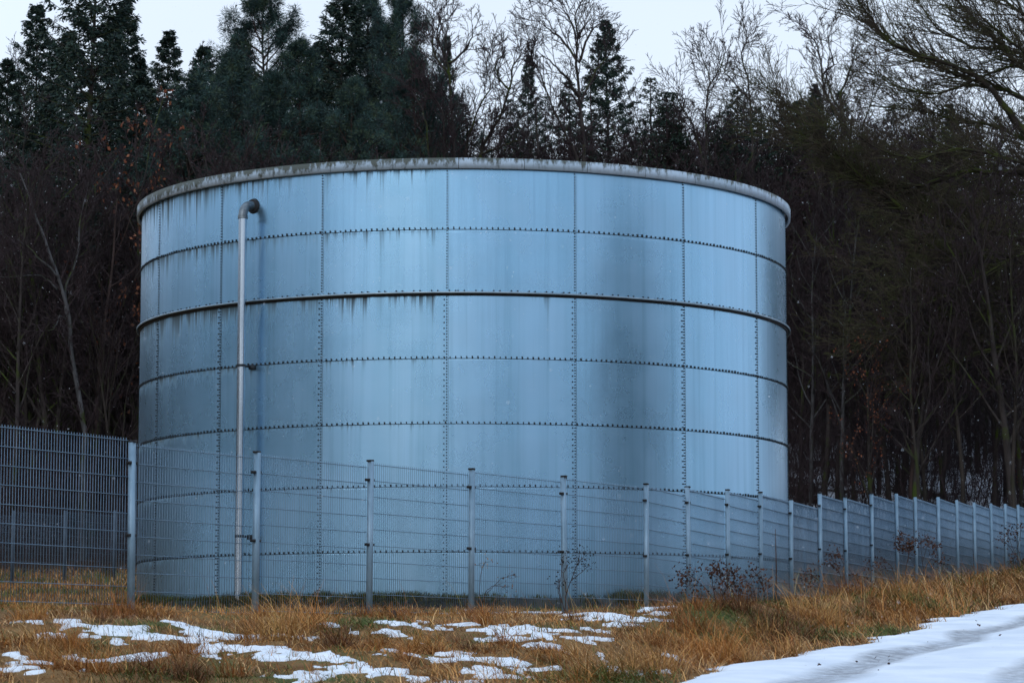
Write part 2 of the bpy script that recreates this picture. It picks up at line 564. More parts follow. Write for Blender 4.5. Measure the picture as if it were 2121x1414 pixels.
# tall thin stalks with seed heads before the fence and along the bank
X, Y = scatter(5200, -7, 15, 27, 80)
k = in_view(X, Y) & keep_edge(X, Y) & before_fence(X, Y - .1) & (snow_mask(X, Y, 1.2) < -.05)
k &= (fbm(X, Y, .5, 17) > .5)
X, Y = X[k], Y[k]; n = len(X)
push(blades(np.stack([X, Y, H(X, Y)], -1), np.pi + rng.normal(0, 1., n), np.abs(rng.normal(.25, .2, n)), rng.uniform(.3, .7, n) * np.interp(Y, [27, 36, 80], [.6, .9, 1]),
            np.full(n, .006) * np.interp(Y, [27, 80], [1., 1.8]), np.clip(GOLD[rng.integers(0, 7, n)] * 1.05, 0, .5), 3, .5))
X, Y = scatter(150000, -7, 9, 24, 47)
k = in_view(X, Y) & before_fence(X, Y - .1)
X, Y = X[k], Y[k]
mm = snow_mask(X, Y)
k = (mm > -.1) & (rng.random(len(X)) < np.clip(.95 - mm * .9, .25, .95)) & (fbm(X, Y, 3., 23) > .46)
X, Y = X[k], Y[k]; n = len(X)
push(blades(np.stack([X, Y, H(X, Y)], -1), rng.uniform(0, 6.28, n), np.abs(rng.normal(.7, .4, n)), rng.uniform(.07, .22, n), rng.uniform(.006, .011, n), grass_cols(X, Y) * .8, 2, .6))
# yard grass between fence and tank (shorter, greener), and rough brown growth behind the enclosure
X, Y = scatter(160000, -15, 15, 34, 84)
k = in_view(X, Y) & (road_u(X, Y) > 4.6) & ~before_fence(X, Y) & (np.hypot(X - TCX, Y - TCY) > TR + .3) & (snow_mask(X, Y) + (fbm(X, Y, 5., 51, 5) - .5) * 2.5 < 0)
X, Y = X[k], Y[k]; n = len(X)
push(blades(np.stack([X, Y, H(X, Y) - .01], -1), rng.uniform(0, 6.28, n), np.clip(rng.normal(.8, .3, n), .1, 1.4), rng.uniform(.05, .13, n) * np.interp(Y, [34, 60, 84], [1, 1.4, 3.5]),
            rng.uniform(.008, .014, n) * np.interp(Y, [34, 84], [1, 1.8]), grass_cols(X, Y, .05), 2, .45))
me = new_mesh('dry_grass', np.concatenate(GV), [np.concatenate(GQ)], M_grass, False)
color_attr(me, np.concatenate(GC))
tag(link('dry_grass', me), 'matted rust brown and straw coloured winter grass with some green', 'grass', kind='stuff')
GV = GQ = GC = None

# ================================================================== the tank
rows_px = [350, 475, 607, 742, 877, 1007, 1143]
ZR = [P(930, y, TCY - TR)[2] for y in rows_px]
ZB = ZR[-1] - (ZR[-2] - ZR[-1]) * 1.0
ZTOP, ZRIM = ZR[0], P(930, 327, TCY - TR - .1)[2]
tc = (TCX, TCY)
PAN = R_(20.72); PH0 = R_(-1.78)
seams = [PH0 + PAN * k for k in range(-8, 9)]

t = NT('galvanised_sheet')
uv = t.n('ShaderNodeUVMap', uv_map='UVMap').outputs[0]
su = t.sep(uv); uu, vv = su[0], su[1]
st1 = t.noise(t.map(uv, (1.6, .05, 1)), 1., 3, .6)
st2 = t.noise(t.map(uv, (7., .12, 1)), 1., 4, .65)
st3 = t.noise(t.map(uv, (22., .5, 1)), 1., 3, .6)
fine = t.noise(t.map(uv, (60., 3., 1)), 1., 2)
cloud = t.noise(t.map(uv, (.9, .7, 1)), 1., 4, .6)
brush = t.noise(t.map(uv, (.5, 9., 1)), 1., 3, .6)
# sheet to sheet difference
pu = t.math('FLOOR', t.math('DIVIDE', t.math('SUBTRACT', uu, PH0 * TR), PAN * TR))
pv = t.math('FLOOR', t.math('DIVIDE', t.math('SUBTRACT', vv, 0.), (ZR[0] - ZB) / 7.))
wn = t.n('ShaderNodeTexWhiteNoise', noise_dimensions='2D')
cmb = t.n('ShaderNodeCombineXYZ'); t.to(cmb.inputs[0], pu); t.to(cmb.inputs[1], pv)
t.to(wn.inputs['Vector'], cmb.outputs[0])
base = t.mix(wn.outputs[0], (.26, .47, .665), (.30, .515, .715))
base = t.mix(t.math('MULTIPLY', t.ramp(st1, .40, .62), .34), base, (.17, .36, .51))
base = t.mix(t.math('MULTIPLY', t.ramp(st2, .50, .68), .32), base, (.14, .30, .43))
base = t.mix(t.math('MULTIPLY', t.ramp(cloud, .45, .75), .18), base, (.38, .53, .68))
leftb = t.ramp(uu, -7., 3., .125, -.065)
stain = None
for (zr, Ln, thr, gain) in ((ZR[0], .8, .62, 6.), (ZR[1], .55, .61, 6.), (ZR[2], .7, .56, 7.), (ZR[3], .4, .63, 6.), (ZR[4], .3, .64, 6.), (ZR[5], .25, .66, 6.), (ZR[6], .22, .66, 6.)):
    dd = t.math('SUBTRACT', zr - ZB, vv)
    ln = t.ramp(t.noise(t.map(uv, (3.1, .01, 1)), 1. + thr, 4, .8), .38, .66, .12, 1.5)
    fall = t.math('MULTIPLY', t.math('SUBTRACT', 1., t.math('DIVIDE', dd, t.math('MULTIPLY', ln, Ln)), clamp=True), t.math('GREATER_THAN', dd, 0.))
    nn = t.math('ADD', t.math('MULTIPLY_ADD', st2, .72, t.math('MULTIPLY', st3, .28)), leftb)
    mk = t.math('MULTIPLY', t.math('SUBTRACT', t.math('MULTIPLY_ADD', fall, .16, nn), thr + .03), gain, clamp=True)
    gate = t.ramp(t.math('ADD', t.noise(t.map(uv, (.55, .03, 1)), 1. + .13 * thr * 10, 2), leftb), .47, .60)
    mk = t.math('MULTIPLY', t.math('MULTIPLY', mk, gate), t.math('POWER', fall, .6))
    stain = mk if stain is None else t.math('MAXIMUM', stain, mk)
# thin dark runs from under the eaves down the top sheets
runs = t.noise(t.map(uv, (4.2, .02, 1)), 1., 5, .8)
rmask = t.math('MULTIPLY', t.ramp(runs, .655, .69), t.ramp(vv, ZR[2] - ZB - .2, ZR[0] - ZB, .0, .75))
rmask = t.math('MULTIPLY', rmask, t.ramp(uu, -7., 5., 1., .35))
base = t.mix(rmask, base, (.06, .10, .13))
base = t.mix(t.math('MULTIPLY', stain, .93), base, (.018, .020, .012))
foot = t.math('MULTIPLY', t.ramp(vv, .1, .8, 1., 0.), t.ramp(st3, .35, .6))
base = t.mix(t.math('MULTIPLY', foot, .5), base, (.10, .13, .12))
rough = t.math('ADD', t.math('ADD', t.ramp(cloud, .3, .7, .23, .30), t.math('MULTIPLY', wn.outputs[0], .03)), t.math('MULTIPLY', stain, .5))
off = t.n('ShaderNodeVectorMath', operation='MULTIPLY_ADD'); t.to(off.inputs[0], wn.outputs[1]); off.inputs[1].default_value = (40, 40, 0); t.to(off.inputs[2], uv)
t.bump(t.math('ADD', t.math('MULTIPLY', t.noise(t.map(off.outputs[0], (.5, .45, 1)), 1., 2), 1.), t.math('ADD', t.math('MULTIPLY', fine, .012), t.math('MULTIPLY', brush, .03))), .26, .05)
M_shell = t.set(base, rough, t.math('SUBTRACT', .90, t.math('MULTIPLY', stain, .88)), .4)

M_bolt = simple('weathered_bolts', (.012, .018, .024), (.035, .045, .055), 8., .7, .2)
M_ringsteel = simple('weathered_steel', (.20, .28, .35), (.30, .40, .48), 3., .45, .8, .4)
M_dark = simple('dark_parts_and_shade', (.010, .011, .013), (.025, .026, .03), 12., .6)  # black parts, and the painted shade under stiffener ring and fascia
M_pipe = simple('bright_pipe_steel', (.34, .41, .48), (.48, .55, .62), 5., .22, 1., .5, stretch=(1, 1, .1))
M_conc = simple('dark_recess_concrete', (.020, .024, .028), (.055, .06, .06), 2.5, .9, 0, .2, .4, .03)  # darkness of the recess below the moss is put into the concrete colour
M_moss = tinted('moss_tufts', .9, .1)
M_roof = simple('roof_sheet', (.22, .24, .26), (.3, .32, .34), 1., .8)

# fascia with moss running from its top edge
t = NT('eaves_fascia')
uv = t.n('ShaderNodeUVMap', uv_map='UVMap').outputs[0]
su = t.sep(uv)
a = t.noise(t.map(uv, (2.3, .15, 1)), 1., 5, .75)
b = t.noise(t.map(uv, (11., .9, 1)), 1., 4, .7)
leftb = t.ramp(su[0], -8., 6., .07, -.035)
k = t.math('ADD', t.math('ADD', t.math('MULTIPLY', a, .55), t.math('MULTIPLY', b, .45)), t.math('ADD', leftb, t.math('MULTIPLY', su[1], .16)))
mk = t.ramp(k, .575, .665)
pn = t.math('FRACT', t.math('DIVIDE', su[0], 1.27))
gap = t.math('LESS_THAN', pn, .008)
wn = t.n('ShaderNodeTexWhiteNoise', noise_dimensions='1D'); t.to(wn.inputs['W'], t.math('FLOOR', t.math('DIVIDE', su[0], 1.27)))
base = t.mix(wn.outputs[0], (.33, .43, .53), (.40, .50, .61))
base = t.mix(t.math('MULTIPLY', t.ramp(b, .45, .65), .35), base, (.22, .27, .33))
base = t.mix(gap, base, (.03, .035, .04))
base = t.mix(t.math('MULTIPLY', mk, .9), base, (.05, .055, .035))
M_fascia = t.set(base, .65, 0., .3)


def polar(phi, r, z):
    phi = np.asarray(phi, float)
    return np.stack([TCX + np.sin(phi) * r, TCY - np.cos(phi) * r, np.broadcast_to(np.asarray(z, float), phi.shape)], -1)


def polar_sheet(name, prof, seg, mat, vscale=None, smooth=True):
    """strip of revolution with UV (arc metres, height)"""
    a = np.linspace(-math.pi, math.pi, seg + 1)
    n = len(prof)
    V = np.stack([polar(a, r, z) for r, z in prof], 1).reshape(-1, 3)
    i = np.arange(seg)[:, None]; k = np.arange(n - 1)[None]
    q = np.stack([i * n + k, (i + 1) * n + k, (i + 1) * n + k + 1, i * n + k + 1], -1).reshape(-1, 4)
    me = new_mesh(name, V, [q], mat, smooth)
    uvl = me.uv_layers.new(name='UVMap')
    UVv = np.zeros((seg + 1, n, 2))
    UVv[:, :, 0] = (a * TR)[:, None]
    UVv[:, :, 1] = np.array(vscale if vscale is not None else [z - ZB for r, z in prof])[None]
    uvl.data.foreach_set('uv', UVv.reshape(-1, 2)[q.ravel()].astype(np.float32).ravel())
    return me


tank = thing('storage_tank', 'big round galvanised steel tank of bolted sheets behind the mesh fence', 'tank')
zl = [ZB] + [ZR[i] for i in range(6, 0, -1)] + [ZTOP + .12]
link('shell', polar_sheet('tank_shell', [(TR, z) for z in zl], 288, M_shell), tank)
rb = TR + .11
link('eaves_fascia', polar_sheet('tank_fascia', [(rb - .05, ZTOP - .004), (rb, ZTOP), (rb, ZRIM), (rb - .06, ZRIM + .003)], 288, M_fascia, [0, .02, 1., 1.2], False), tank)
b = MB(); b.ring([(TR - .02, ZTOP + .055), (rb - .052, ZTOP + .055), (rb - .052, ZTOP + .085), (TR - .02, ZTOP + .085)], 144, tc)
link('soffit', b.mesh('tank_soffit', M_dark, False), tank)  # coloured black to stand in for the shadow gap below the fascia
b = MB(); b.ring([(rb - .065, ZRIM - .01), (.05, ZRIM + .10)], 144, tc, closed=False)
link('roof', b.mesh('tank_roof', M_roof, True), tank)
# stiffener: an angle ring
zs = ZR[2]
b = MB(); b.ring([(TR - .01, zs + .035), (TR + .075, zs + .03), (TR + .085, zs + .02), (TR + .085, zs - .012), (TR + .07, zs - .012), (TR + .07, zs + .010), (TR - .01, zs + .010)], 288, tc)
nq0 = len(b.Q[0])
ph = np.concatenate([np.arange(0, 2 * math.pi, .345 / TR), np.arange(.12 / TR, 2 * math.pi, .345 / TR)])
for hgt, rr in ((.014, .042),):
    c = polar(ph, TR + rr, zs + .045)
    b.frames(c, np.stack([np.cos(ph), np.sin(ph), 0 * ph], -1), np.stack([np.sin(ph), -np.cos(ph), 0 * ph], -1), (0, 0, 1), .013, .013, hgt)
sme = b.mesh('tank_stiffener', [M_ringsteel, M_bolt], False)
sme.polygons.foreach_set('material_index', (np.arange(len(sme.polygons)) >= nq0).astype(np.int32))
so = link('stiffener_ring', sme, tank)
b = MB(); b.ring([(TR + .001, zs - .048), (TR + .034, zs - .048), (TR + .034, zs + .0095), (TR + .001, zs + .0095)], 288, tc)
link('sealant_shade_band', b.mesh('ring_sealant_shade', M_dark), so)  # sealant deepened into a dark band that stands in for the ring's shadow
tx = lambda ph: np.stack([np.cos(ph), np.sin(ph), 0 * ph], -1)
nr = lambda ph: np.stack([np.sin(ph), -np.cos(ph), 0 * ph], -1)
for kk in (1, 3, 4, 5, 6):
    b = MB()
    b.ring([(TR - .01, ZR[kk] - .008), (TR + .006, ZR[kk] - .007), (TR + .006, ZR[kk] + .004), (TR - .01, ZR[kk] + .006)], 288, tc)
    n = int(2 * math.pi * TR / .108)
    ph = np.arange(n) * 2 * math.pi / n + kk * .003
    jit = rng.normal(0, .003, n)
    tilt = rng.normal(.12, .10, n)
    up = tx(ph) * (-np.sin(tilt))[:, None] + np.array([0, 0, 1.]) * np.cos(tilt)[:, None]
    sz = rng.uniform(.75, 1.15, n)
    b.frames(polar(ph, TR + .010, ZR[kk] + .022 + jit), np.cross(up, nr(ph)), nr(ph), up, .0115 * sz, .010, .022 * sz)
    link('course_seam', b.mesh('course_seam', M_bolt), tank)
for s0 in seams:
    b = MB()
    zz = np.arange(ZB + .1, ZTOP - .02, .056)
    zz = zz[np.abs(zz - zs) > .06]
    ph = np.full(len(zz), s0)
    b.frames(polar(ph, TR + .007, zz), tx(ph), nr(ph), (0, 0, 1), .0115, .009, .0105)
    zz = np.arange(ZB + .1, zs - .07, .112); ph = np.full(len(zz), s0 - .052 / TR)
    b.frames(polar(ph, TR + .007, zz), tx(ph), nr(ph), (0, 0, 1), .0115, .009, .012)
    # lap edge of the sheet
    zz = np.array([(ZB + ZTOP) / 2 - .01]); ph = np.array([s0 + .03 / TR])
    b.frames(polar(ph, TR + .0008, zz), tx(ph), nr(ph), (0, 0, 1), .0022, .002, (ZTOP - ZB) / 2 - .05)
    link('panel_seam', b.mesh('panel_seam', M_bolt), tank)
# foundation ring with a mossy top
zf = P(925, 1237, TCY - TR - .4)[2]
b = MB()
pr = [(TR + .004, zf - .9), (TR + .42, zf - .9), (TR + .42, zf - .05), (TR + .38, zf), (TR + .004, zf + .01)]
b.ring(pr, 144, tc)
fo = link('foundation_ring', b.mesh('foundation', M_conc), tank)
n = 40000
ph = rng.uniform(-1.5, 1.5, n)
dens = fbm(ph * 7, ph * 0, 1.2, 33)
k = (rng.random(n) < np.clip((dens - .28) * 3.2, .04, 1))
ph, dens = ph[k], dens[k]; n = len(ph)
onf = rng.random(n) < .4
pos = polar(ph, np.where(onf, TR + .42, TR + rng.uniform(.01, .40, n)), np.where(onf, zf - .06 - rng.random(n) ** 2 * .3, zf - .005))
V, q, c = blades(pos, rng.uniform(0, 6.28, n), np.abs(rng.normal(.5, .35, n)), rng.uniform(.05, .17, n) * np.clip(dens * 2.2, .5, 1.6), rng.uniform(.014, .024, n),
                 np.array([[.075, .09, .02], [.05, .06, .016], [.11, .095, .035], [.04, .045, .018]])[rng.integers(0, 4, n)], 2, .4)
me = new_mesh('moss_fringe', V, [q], M_moss); color_attr(me, c)
tag(link('moss_fringe', me, tank), kind='stuff')
# overflow pipe
pp = R_(-35.9); off = .32
ztop = P(497, 447, TCY - (TR + off) * math.cos(pp))[2]
ax = polar(np.array([pp]), TR + off, 0)[0]
zg = float(H(ax[0], ax[1]))
b = MB(); b.tubes(np.array([[[ax[0], ax[1], zg - .2], [ax[0], ax[1], (zg + ztop) / 2], [ax[0], ax[1], ztop]]]), np.full((1, 3), .082), 20)
dp = link('downpipe', b.mesh('downpipe', M_pipe, True), tank)
M_elbow = simple('grey_elbow_steel', (.10, .12, .14), (.22, .26, .29), 9., .45, .8, .4)
arc = []
er = .235
for a in np.linspace(0, math.pi / 2, 9):
    arc.append(polar(np.array([pp]), TR + off - er + er * math.cos(a), ztop + er * math.sin(a))[0])
arc.append(polar(np.array([pp]), TR - .02, ztop + er)[0])
b = MB(); b.tubes(np.array([arc]), np.full((1, len(arc)), .090), 20)
b.tubes(np.array([[[ax[0], ax[1], ztop - .06], [ax[0], ax[1], ztop + .01]]]), np.full((1, 2), .10), 20)
link('elbow', b.mesh('pipe_elbow', M_elbow, True), dp)
b = MB(); c0 = polar(np.array([pp]), TR + .002, ztop + er)[0]; c1 = polar(np.array([pp]), TR + .05, ztop + er)[0]
b.tubes(np.array([[c0, c1]]), np.array([[.155, .135]]), 24); b.tubes(np.array([[c1, polar(np.array([pp]), TR + .052, ztop + er)[0]]]), np.array([[.135, .08]]), 24)
link('wall_flange', b.mesh('pipe_flange', M_dark, True), dp)
for yp in (757, 1110):
    zc = P(493, yp, TCY - (TR + off) * math.cos(pp))[2]
    b = MB(); b.tubes(np.array([[[ax[0], ax[1], zc - .025], [ax[0], ax[1], zc + .025]]]), np.full((1, 2), .092), 20)
    m_ = polar(np.array([pp]), TR + off / 2 - .02, zc)[0]
    b.frames(m_[None], tx(np.array([pp])), nr(np.array([pp])), (0, 0, 1), .014, off / 2 - .05, .02)
    m_ = polar(np.array([pp + .006]), TR + .04, zc - .01)[0]
    b.frames(m_[None], tx(np.array([pp])), nr(np.array([pp])), (0, 0, 1), .06, .04, .045)
    link('pipe_clamp', b.mesh('pipe_clamp', M_bolt), dp)

# ================================================================== fences
M_post = simple('galvanised_posts', (.16, .26, .35), (.24, .36, .47), 2.5, .5, .35, .4)
M_wire = simple('galvanised_wire', (.135, .225, .32), (.175, .27, .375), 2., .55, .3, .4)
M_farpost = simple('dull_posts', (.045, .065, .09), (.07, .095, .13), 2., .6, .3, .4)


def panel_mesh(A, B, ztop, h=2.03, rows=9, gap=.05, thin=1.):
    A, B = np.array(A[:2]), np.array(B[:2])
    L = np.linalg.norm(B - A); d = (B - A) / L
    d3 = np.array([d[0], d[1], 0]); n3 = np.array([-d[1], d[0], 0])
    s = np.arange(.045, L - .03, gap)
    c = np.zeros((len(s), 3)); c[:, :2] = A + s[:, None] * d; c[:, 2] = ztop - h / 2
    b = MB()
    b.frames(c, d3, n3, (0, 0, 1), (.0023 * thin), .0023 * thin, h / 2)
    z = ztop - .03 - np.arange(rows + 1) * (h - .06) / rows
    for sd in (-1, 1):
        c = np.zeros((len(z), 3)); c[:, :2] = A + d * L / 2 + n3[:2] * sd * .0068 * thin; c[:, 2] = z
        b.frames(c, d3, n3, (0, 0, 1), L / 2 - .025, .0036 * thin, .0036 * thin)
    return b


def post_parts(par, x, y, zt, zb, d, far=False):
    d3 = np.array([d[0], d[1], 0]); n3 = np.array([-d[1], d[0], 0])
    b = MB()
    b.frames([[x, y, (zt + zb) / 2]], d3, n3, (random.gauss(0, .006), random.gauss(0, .006), 1), .034, .031, (zt - zb) / 2)
    me = b.mesh('fence_post', M_farpost if far is True else M_post)
    po = link('post', me, par)
    if far: return po
    b = MB()
    b.frames([[x, y, zt + .008]], d3, n3, (0, 0, 1), .040, .036, .012)
    b.frames([[x + d[0] * .05, y + d[1] * .05, zt - .004]], d3, n3, (0, 0, 1), .016, .012, .03)
    link('cap', b.mesh('post_cap', M_dark), po)
    for zz in (zt - .25, zt - 1.12):
        b = MB()
        for sd in (-1, 1):
            b.frames([[x + d[0] * sd * .055, y + d[1] * sd * .055, zz]], d3, n3, (0, 0, 1), .018, .024, .016)
        b.frames([[x - d[1] * .0345, y + d[0] * .0345, zz]], d3, n3, (0, 0, 1), .074, .004, .018)
        link('clamp', b.mesh('post_clamp', M_dark), po)
    return po


front = [(-330, 835), (-19, 874), (275, 915), (532, 937), (767, 955), (977, 972), (1168, 987), (1338, 1003)]
right = [(1425, 1009), (1507, 1015), (1575, 1020), (1638, 1035), (1698, 1021), (1751, 1029), (1805, 1022), (1857, 1022), (1896, 1029), (1943, 1029),
         (1982, 1035), (2018, 1040), (2053, 1042), (2082, 1043), (2109, 1045), (2134, 1046), (2157, 1047), (2180, 1049)]
posts = []
for px, py in front: posts.append(P(px, py, 157470 / (4800 - px)))
for px, py in right: posts.append(P(px, py, 75621 / (3000 - px)))
fence = thing('mesh_fence', 'grey double wire mesh fence on steel posts running past the tank', 'fence')
for i, p in enumerate(posts):
    q = posts[i + 1] if i + 1 < len(posts) else p + (p - posts[i - 1])
    d = (q - p)[:2]; d /= np.linalg.norm(d)
    post_parts(fence, p[0], p[1], p[2], float(Hb(p[0], p[1])) - .35, d, far=2 if i > 14 else False)
    if i + 1 < len(posts):
        nrm = np.array([-d[1], d[0]]) * .052
        b = panel_mesh(p[:2] + nrm, q[:2] + nrm, p[2] - .005, thin=1. if p[1] < 47 else 1.3)
        link('mesh_panel', b.mesh('mesh_panel', M_wire), fence)


def far_fence(name, label, pts, ht=2.0):
    r = thing(name, label, 'fence')
    for i, p in enumerate(pts):
        q = pts[i + 1] if i + 1 < len(pts) else p + (p - pts[i - 1])
        d = (q - p)[:2]; d = d / np.linalg.norm(d)
        zb = float(Hb(p[0], p[1]))
        post_parts(r, p[0], p[1], zb + ht, zb - .3, d, True)
        if i + 1 < len(pts):
            link('mesh_panel', panel_mesh(p[:2], q[:2], zb + ht - .02, 1.95, 9, .05, .35).mesh('mesh_panel', M_wire), r)
    return r


a0 = P(27, 1085, 76.)[:2]; dd = np.array([math.sin(R_(30)), math.cos(R_(30))]) * 2.15
far_fence('mesh_fence', 'far mesh fence seen through the near fence left of the tank, before the wood', [a0 + dd * k for k in range(-2, 5)], 1.95)
a0 = np.array([8.07, 80.]); dd = np.array([.78, .62]) * 2.3
far_fence('mesh_fence', 'far mesh fence right of the tank, seen through the posts of the near fence', [a0 + dd * k for k in range(-2, 4)], 1.95)

# ================================================================== trees
M_bark = bark('grey_brown_bark', (.022, .018, .017), (.05, .042, .04), .25)
M_barkm = bark('mossy_bark', (.018, .016, .013), (.042, .034, .028), .55, (.042, .052, .012))
M_barks = bark('slightly_mossy_bark', (.018, .015, .013), (.042, .034, .029), .30, (.028, .034, .012))
M_pale = bark('pale_bark', (.035, .035, .036), (.078, .078, .082), .1)
M_brown = bark('red_brown_bark', (.032, .022, .020), (.06, .040, .036), 0.)
M_twig = bark('purple_brown_twigs', (.021, .015, .017), (.047, .032, .035), 0.)
M_twigm = bark('mossy_twigs', (.032, .025, .019), (.066, .052, .038), .30, (.045, .052, .016))
M_needle = tinted('conifer_needles', .7, .25, (.86, .88, .98))
M_leaf = tinted('withered_leaves', .75, .2)


def norm(v):
    return v / (np.linalg.norm(v, axis=-1, keepdims=True) + 1e-9)


def grow(start, d, L, r0, r1, n, wob, trop, g):
    B = len(start)
    pts = np.zeros((B, n, 3)); pts[:, 0] = start
    d = norm(d)
    for k in range(1, n):
        d = norm(d + g.normal(0, wob, (B, 3)) + np.array([0, 0, 1.]) * trop)
        pts[:, k] = pts[:, k - 1] + d * (L / (n - 1))[:, None]
    rad = r0[:, None] + (r1 - r0)[:, None] * np.linspace(0, 1, n)[None] ** .85
    return pts, rad


def children(pts, rad, L, k, t0, ang, ratio, g, rscale=.6, bias=None, t1=.98):
    B, n = pts.shape[:2]
    idx = np.repeat(np.arange(B), k)
    m = len(idx)
    tt = np.tile((np.arange(k) + .5) / k, B) + g.uniform(-.5, .5, m) / k
    tt = t0 + (t1 - t0) * np.clip(tt, 0, 1)
    f = tt * (n - 1); i = np.minimum(f.astype(int), n - 2); f = (f - i)[:, None]
    p0 = pts[idx, i] * (1 - f) + pts[idx, i + 1] * f
    d0 = norm(pts[idx, i + 1] - pts[idx, i])
    rr = rad[idx, i] * (1 - f[:, 0]) + rad[idx, i + 1] * f[:, 0]
    az = np.tile(np.arange(k) * 2.4, B) + g.uniform(0, 6.28, B)[idx] + g.normal(0, .5, m)
    ref = np.where(np.abs(d0[:, 2:3]) > .85, np.array([[1., 0, 0]]), np.array([[0, 0, 1.]]))
    u = norm(np.cross(d0, ref)); w = np.cross(d0, u)
    a = np.clip(g.normal(ang, .16, m), .15, 1.6)
    d = d0 * np.cos(a)[:, None] + (u * np.cos(az)[:, None] + w * np.sin(az)[:, None]) * np.sin(a)[:, None]
    if bias is not None: d = norm(d + bias)
    return p0, d, L[idx] * ratio * g.uniform(.65, 1.2, m) * (1.15 - .55 * tt), rr * rscale, idx


def twig_levels(mb, pts, rad, L, spec, g, leafpos=None, minr=.006):
    """spec: list of (k, t0, ang, ratio, npts, wob, trop, sides)"""
    for (k, t0, ang, ratio, n, wob, trop, sides) in spec:
        p0, d, L2, r0, _ = children(pts, rad, L, k, t0, ang, ratio, g)
        r0 = np.maximum(r0, minr); L = L2
        pts, rad = grow(p0, d, L, r0, np.maximum(r0 * .35, minr * .7), n, wob, trop, g)
        mb.tubes(pts, rad, sides)
    if leafpos is not None: leafpos.append(pts)


def leaf_quads(P0, n, size, cols, g, droop=.3):
    pts = P0.reshape(-1, 3)
    c = pts[g.integers(0, len(pts), n)] + g.normal(0, .06, (n, 3))
    a = norm(g.normal(0, 1, (n, 3)) - np.array([0, 0, droop])); b_ = norm(np.cross(a, g.normal(0, 1, (n, 3))))
    l = g.uniform(.6, 1.2, n)[:, None] * size
    V = np.stack([c, c + a * l * .5 + b_ * l * .32, c + a * l, c + a * l * .5 - b_ * l * .32], 1).reshape(-1, 3)
    q = np.arange(n * 4).reshape(-1, 4)
    return V, q, np.repeat(cols[g.integers(0, len(cols), n)] * g.uniform(.7, 1.2, (n, 1)), 4, 0)


BEECH = np.array([[.17, .055, .028], [.13, .042, .022], [.11, .05, .028], [.20, .08, .042]])


def two_mat_mesh(name, mb, mat, V2, q2, mat2, cols2=None):
    """limbs from a mesh builder plus leaf or twig faces in one crown mesh"""
    V1 = np.concatenate(mb.V); Q1 = np.concatenate(mb.Q)
    me = new_mesh(name, np.concatenate([V1, V2]), [Q1, np.asarray(q2) + len(V1)], [mat, mat2], False,
                  np.concatenate([np.zeros(len(Q1), int), np.ones(len(q2), int)]))
    if cols2 is not None:
        color_attr(me, np.concatenate([np.tile(np.array([[.03, .024, .024]]), (len(V1), 1)), cols2]))
    return me


def bare_proto(seed, h=16., form='spread', leaves=0, twig=M_twig, trunkm=M_bark, fine=1, fat=.0105):
    """bare tree, nominal height h, returns (trunk mesh, crown mesh, leaf mesh or None)"""
    g = np.random.default_rng(seed)
    tr, cr, lb = MB(), MB(), MB()
    lp = []
    if form == 'spread':
        H0, r0, k1, ang, rt, t0 = h * .80, .17, 13, .62, .46, .30
    elif form == 'slim':
        H0, r0, k1, ang, rt, t0 = h * .93, .12, 18, .72, .26, .35
    else:  # fork
        H0, r0, k1, ang, rt, t0 = h * .62, .16, 9, .5, .62, .30
    pts, rad = grow(np.zeros((1, 3)) - np.array([[0, 0, .4]]), np.array([[g.normal(0, .04), g.normal(0, .04), 1.]]), np.array([H0]), np.array([r0]), np.array([.03]), 42, .020, .010, g)
    tr.tubes(pts, rad, 8)
    L = np.array([H0])
    p0, d, L1, r1, _ = children(pts, rad, L, k1, t0, ang, rt, g, .55)
    pl, rl = grow(p0, d, L1, np.maximum(r1, .02), np.full(len(L1), .012), 8, .09, .07, g)
    lb.tubes(pl, rl, 5)
    kk = 7 if form != 'slim' else 5
    twig_levels(cr, pl, rl, L1, [(kk, .15, .65, .42, 6, .10, .05, 3), (6, .15, .6, .45, 4, .12, .05, 3)] + ([(3, .2, .6, .5, 3, .12, .03, 3)] if fine else []), g, lp, fat)
    tm = tr.mesh('bare_trunk', trunkm, True); cm = two_mat_mesh('bare_crown', lb, trunkm, np.concatenate(cr.V), np.concatenate(cr.Q), twig)
    lm = None
    if leaves:
        V, q, c = leaf_quads(lp[0], leaves, .11, BEECH, g)
        lm = new_mesh('brown_leaves', V, [q], M_leaf); color_attr(lm, c)
    return tm, cm, lm, h


PINE = np.array([[.026, .060, .050], [.038, .080, .062], [.018, .042, .038], [.055, .084, .042], [.016, .030, .030]])
SPRUCE = np.array([[.018, .040, .030], [.026, .052, .036], [.012, .028, .025], [.040, .056, .030]])


def quads_along(c, a, ln, wd, g):
    n = len(c)
    b_ = norm(np.cross(a, g.normal(0, 1, (n, 3))))
    ln = ln[:, None]; wd = wd[:, None]
    V = np.stack([c, c + a * ln * .45 + b_ * wd, c + a * ln, c + a * ln * .45 - b_ * wd], 1)
    return V.reshape(-1, 3), np.arange(n * 4).reshape(-1, 4)


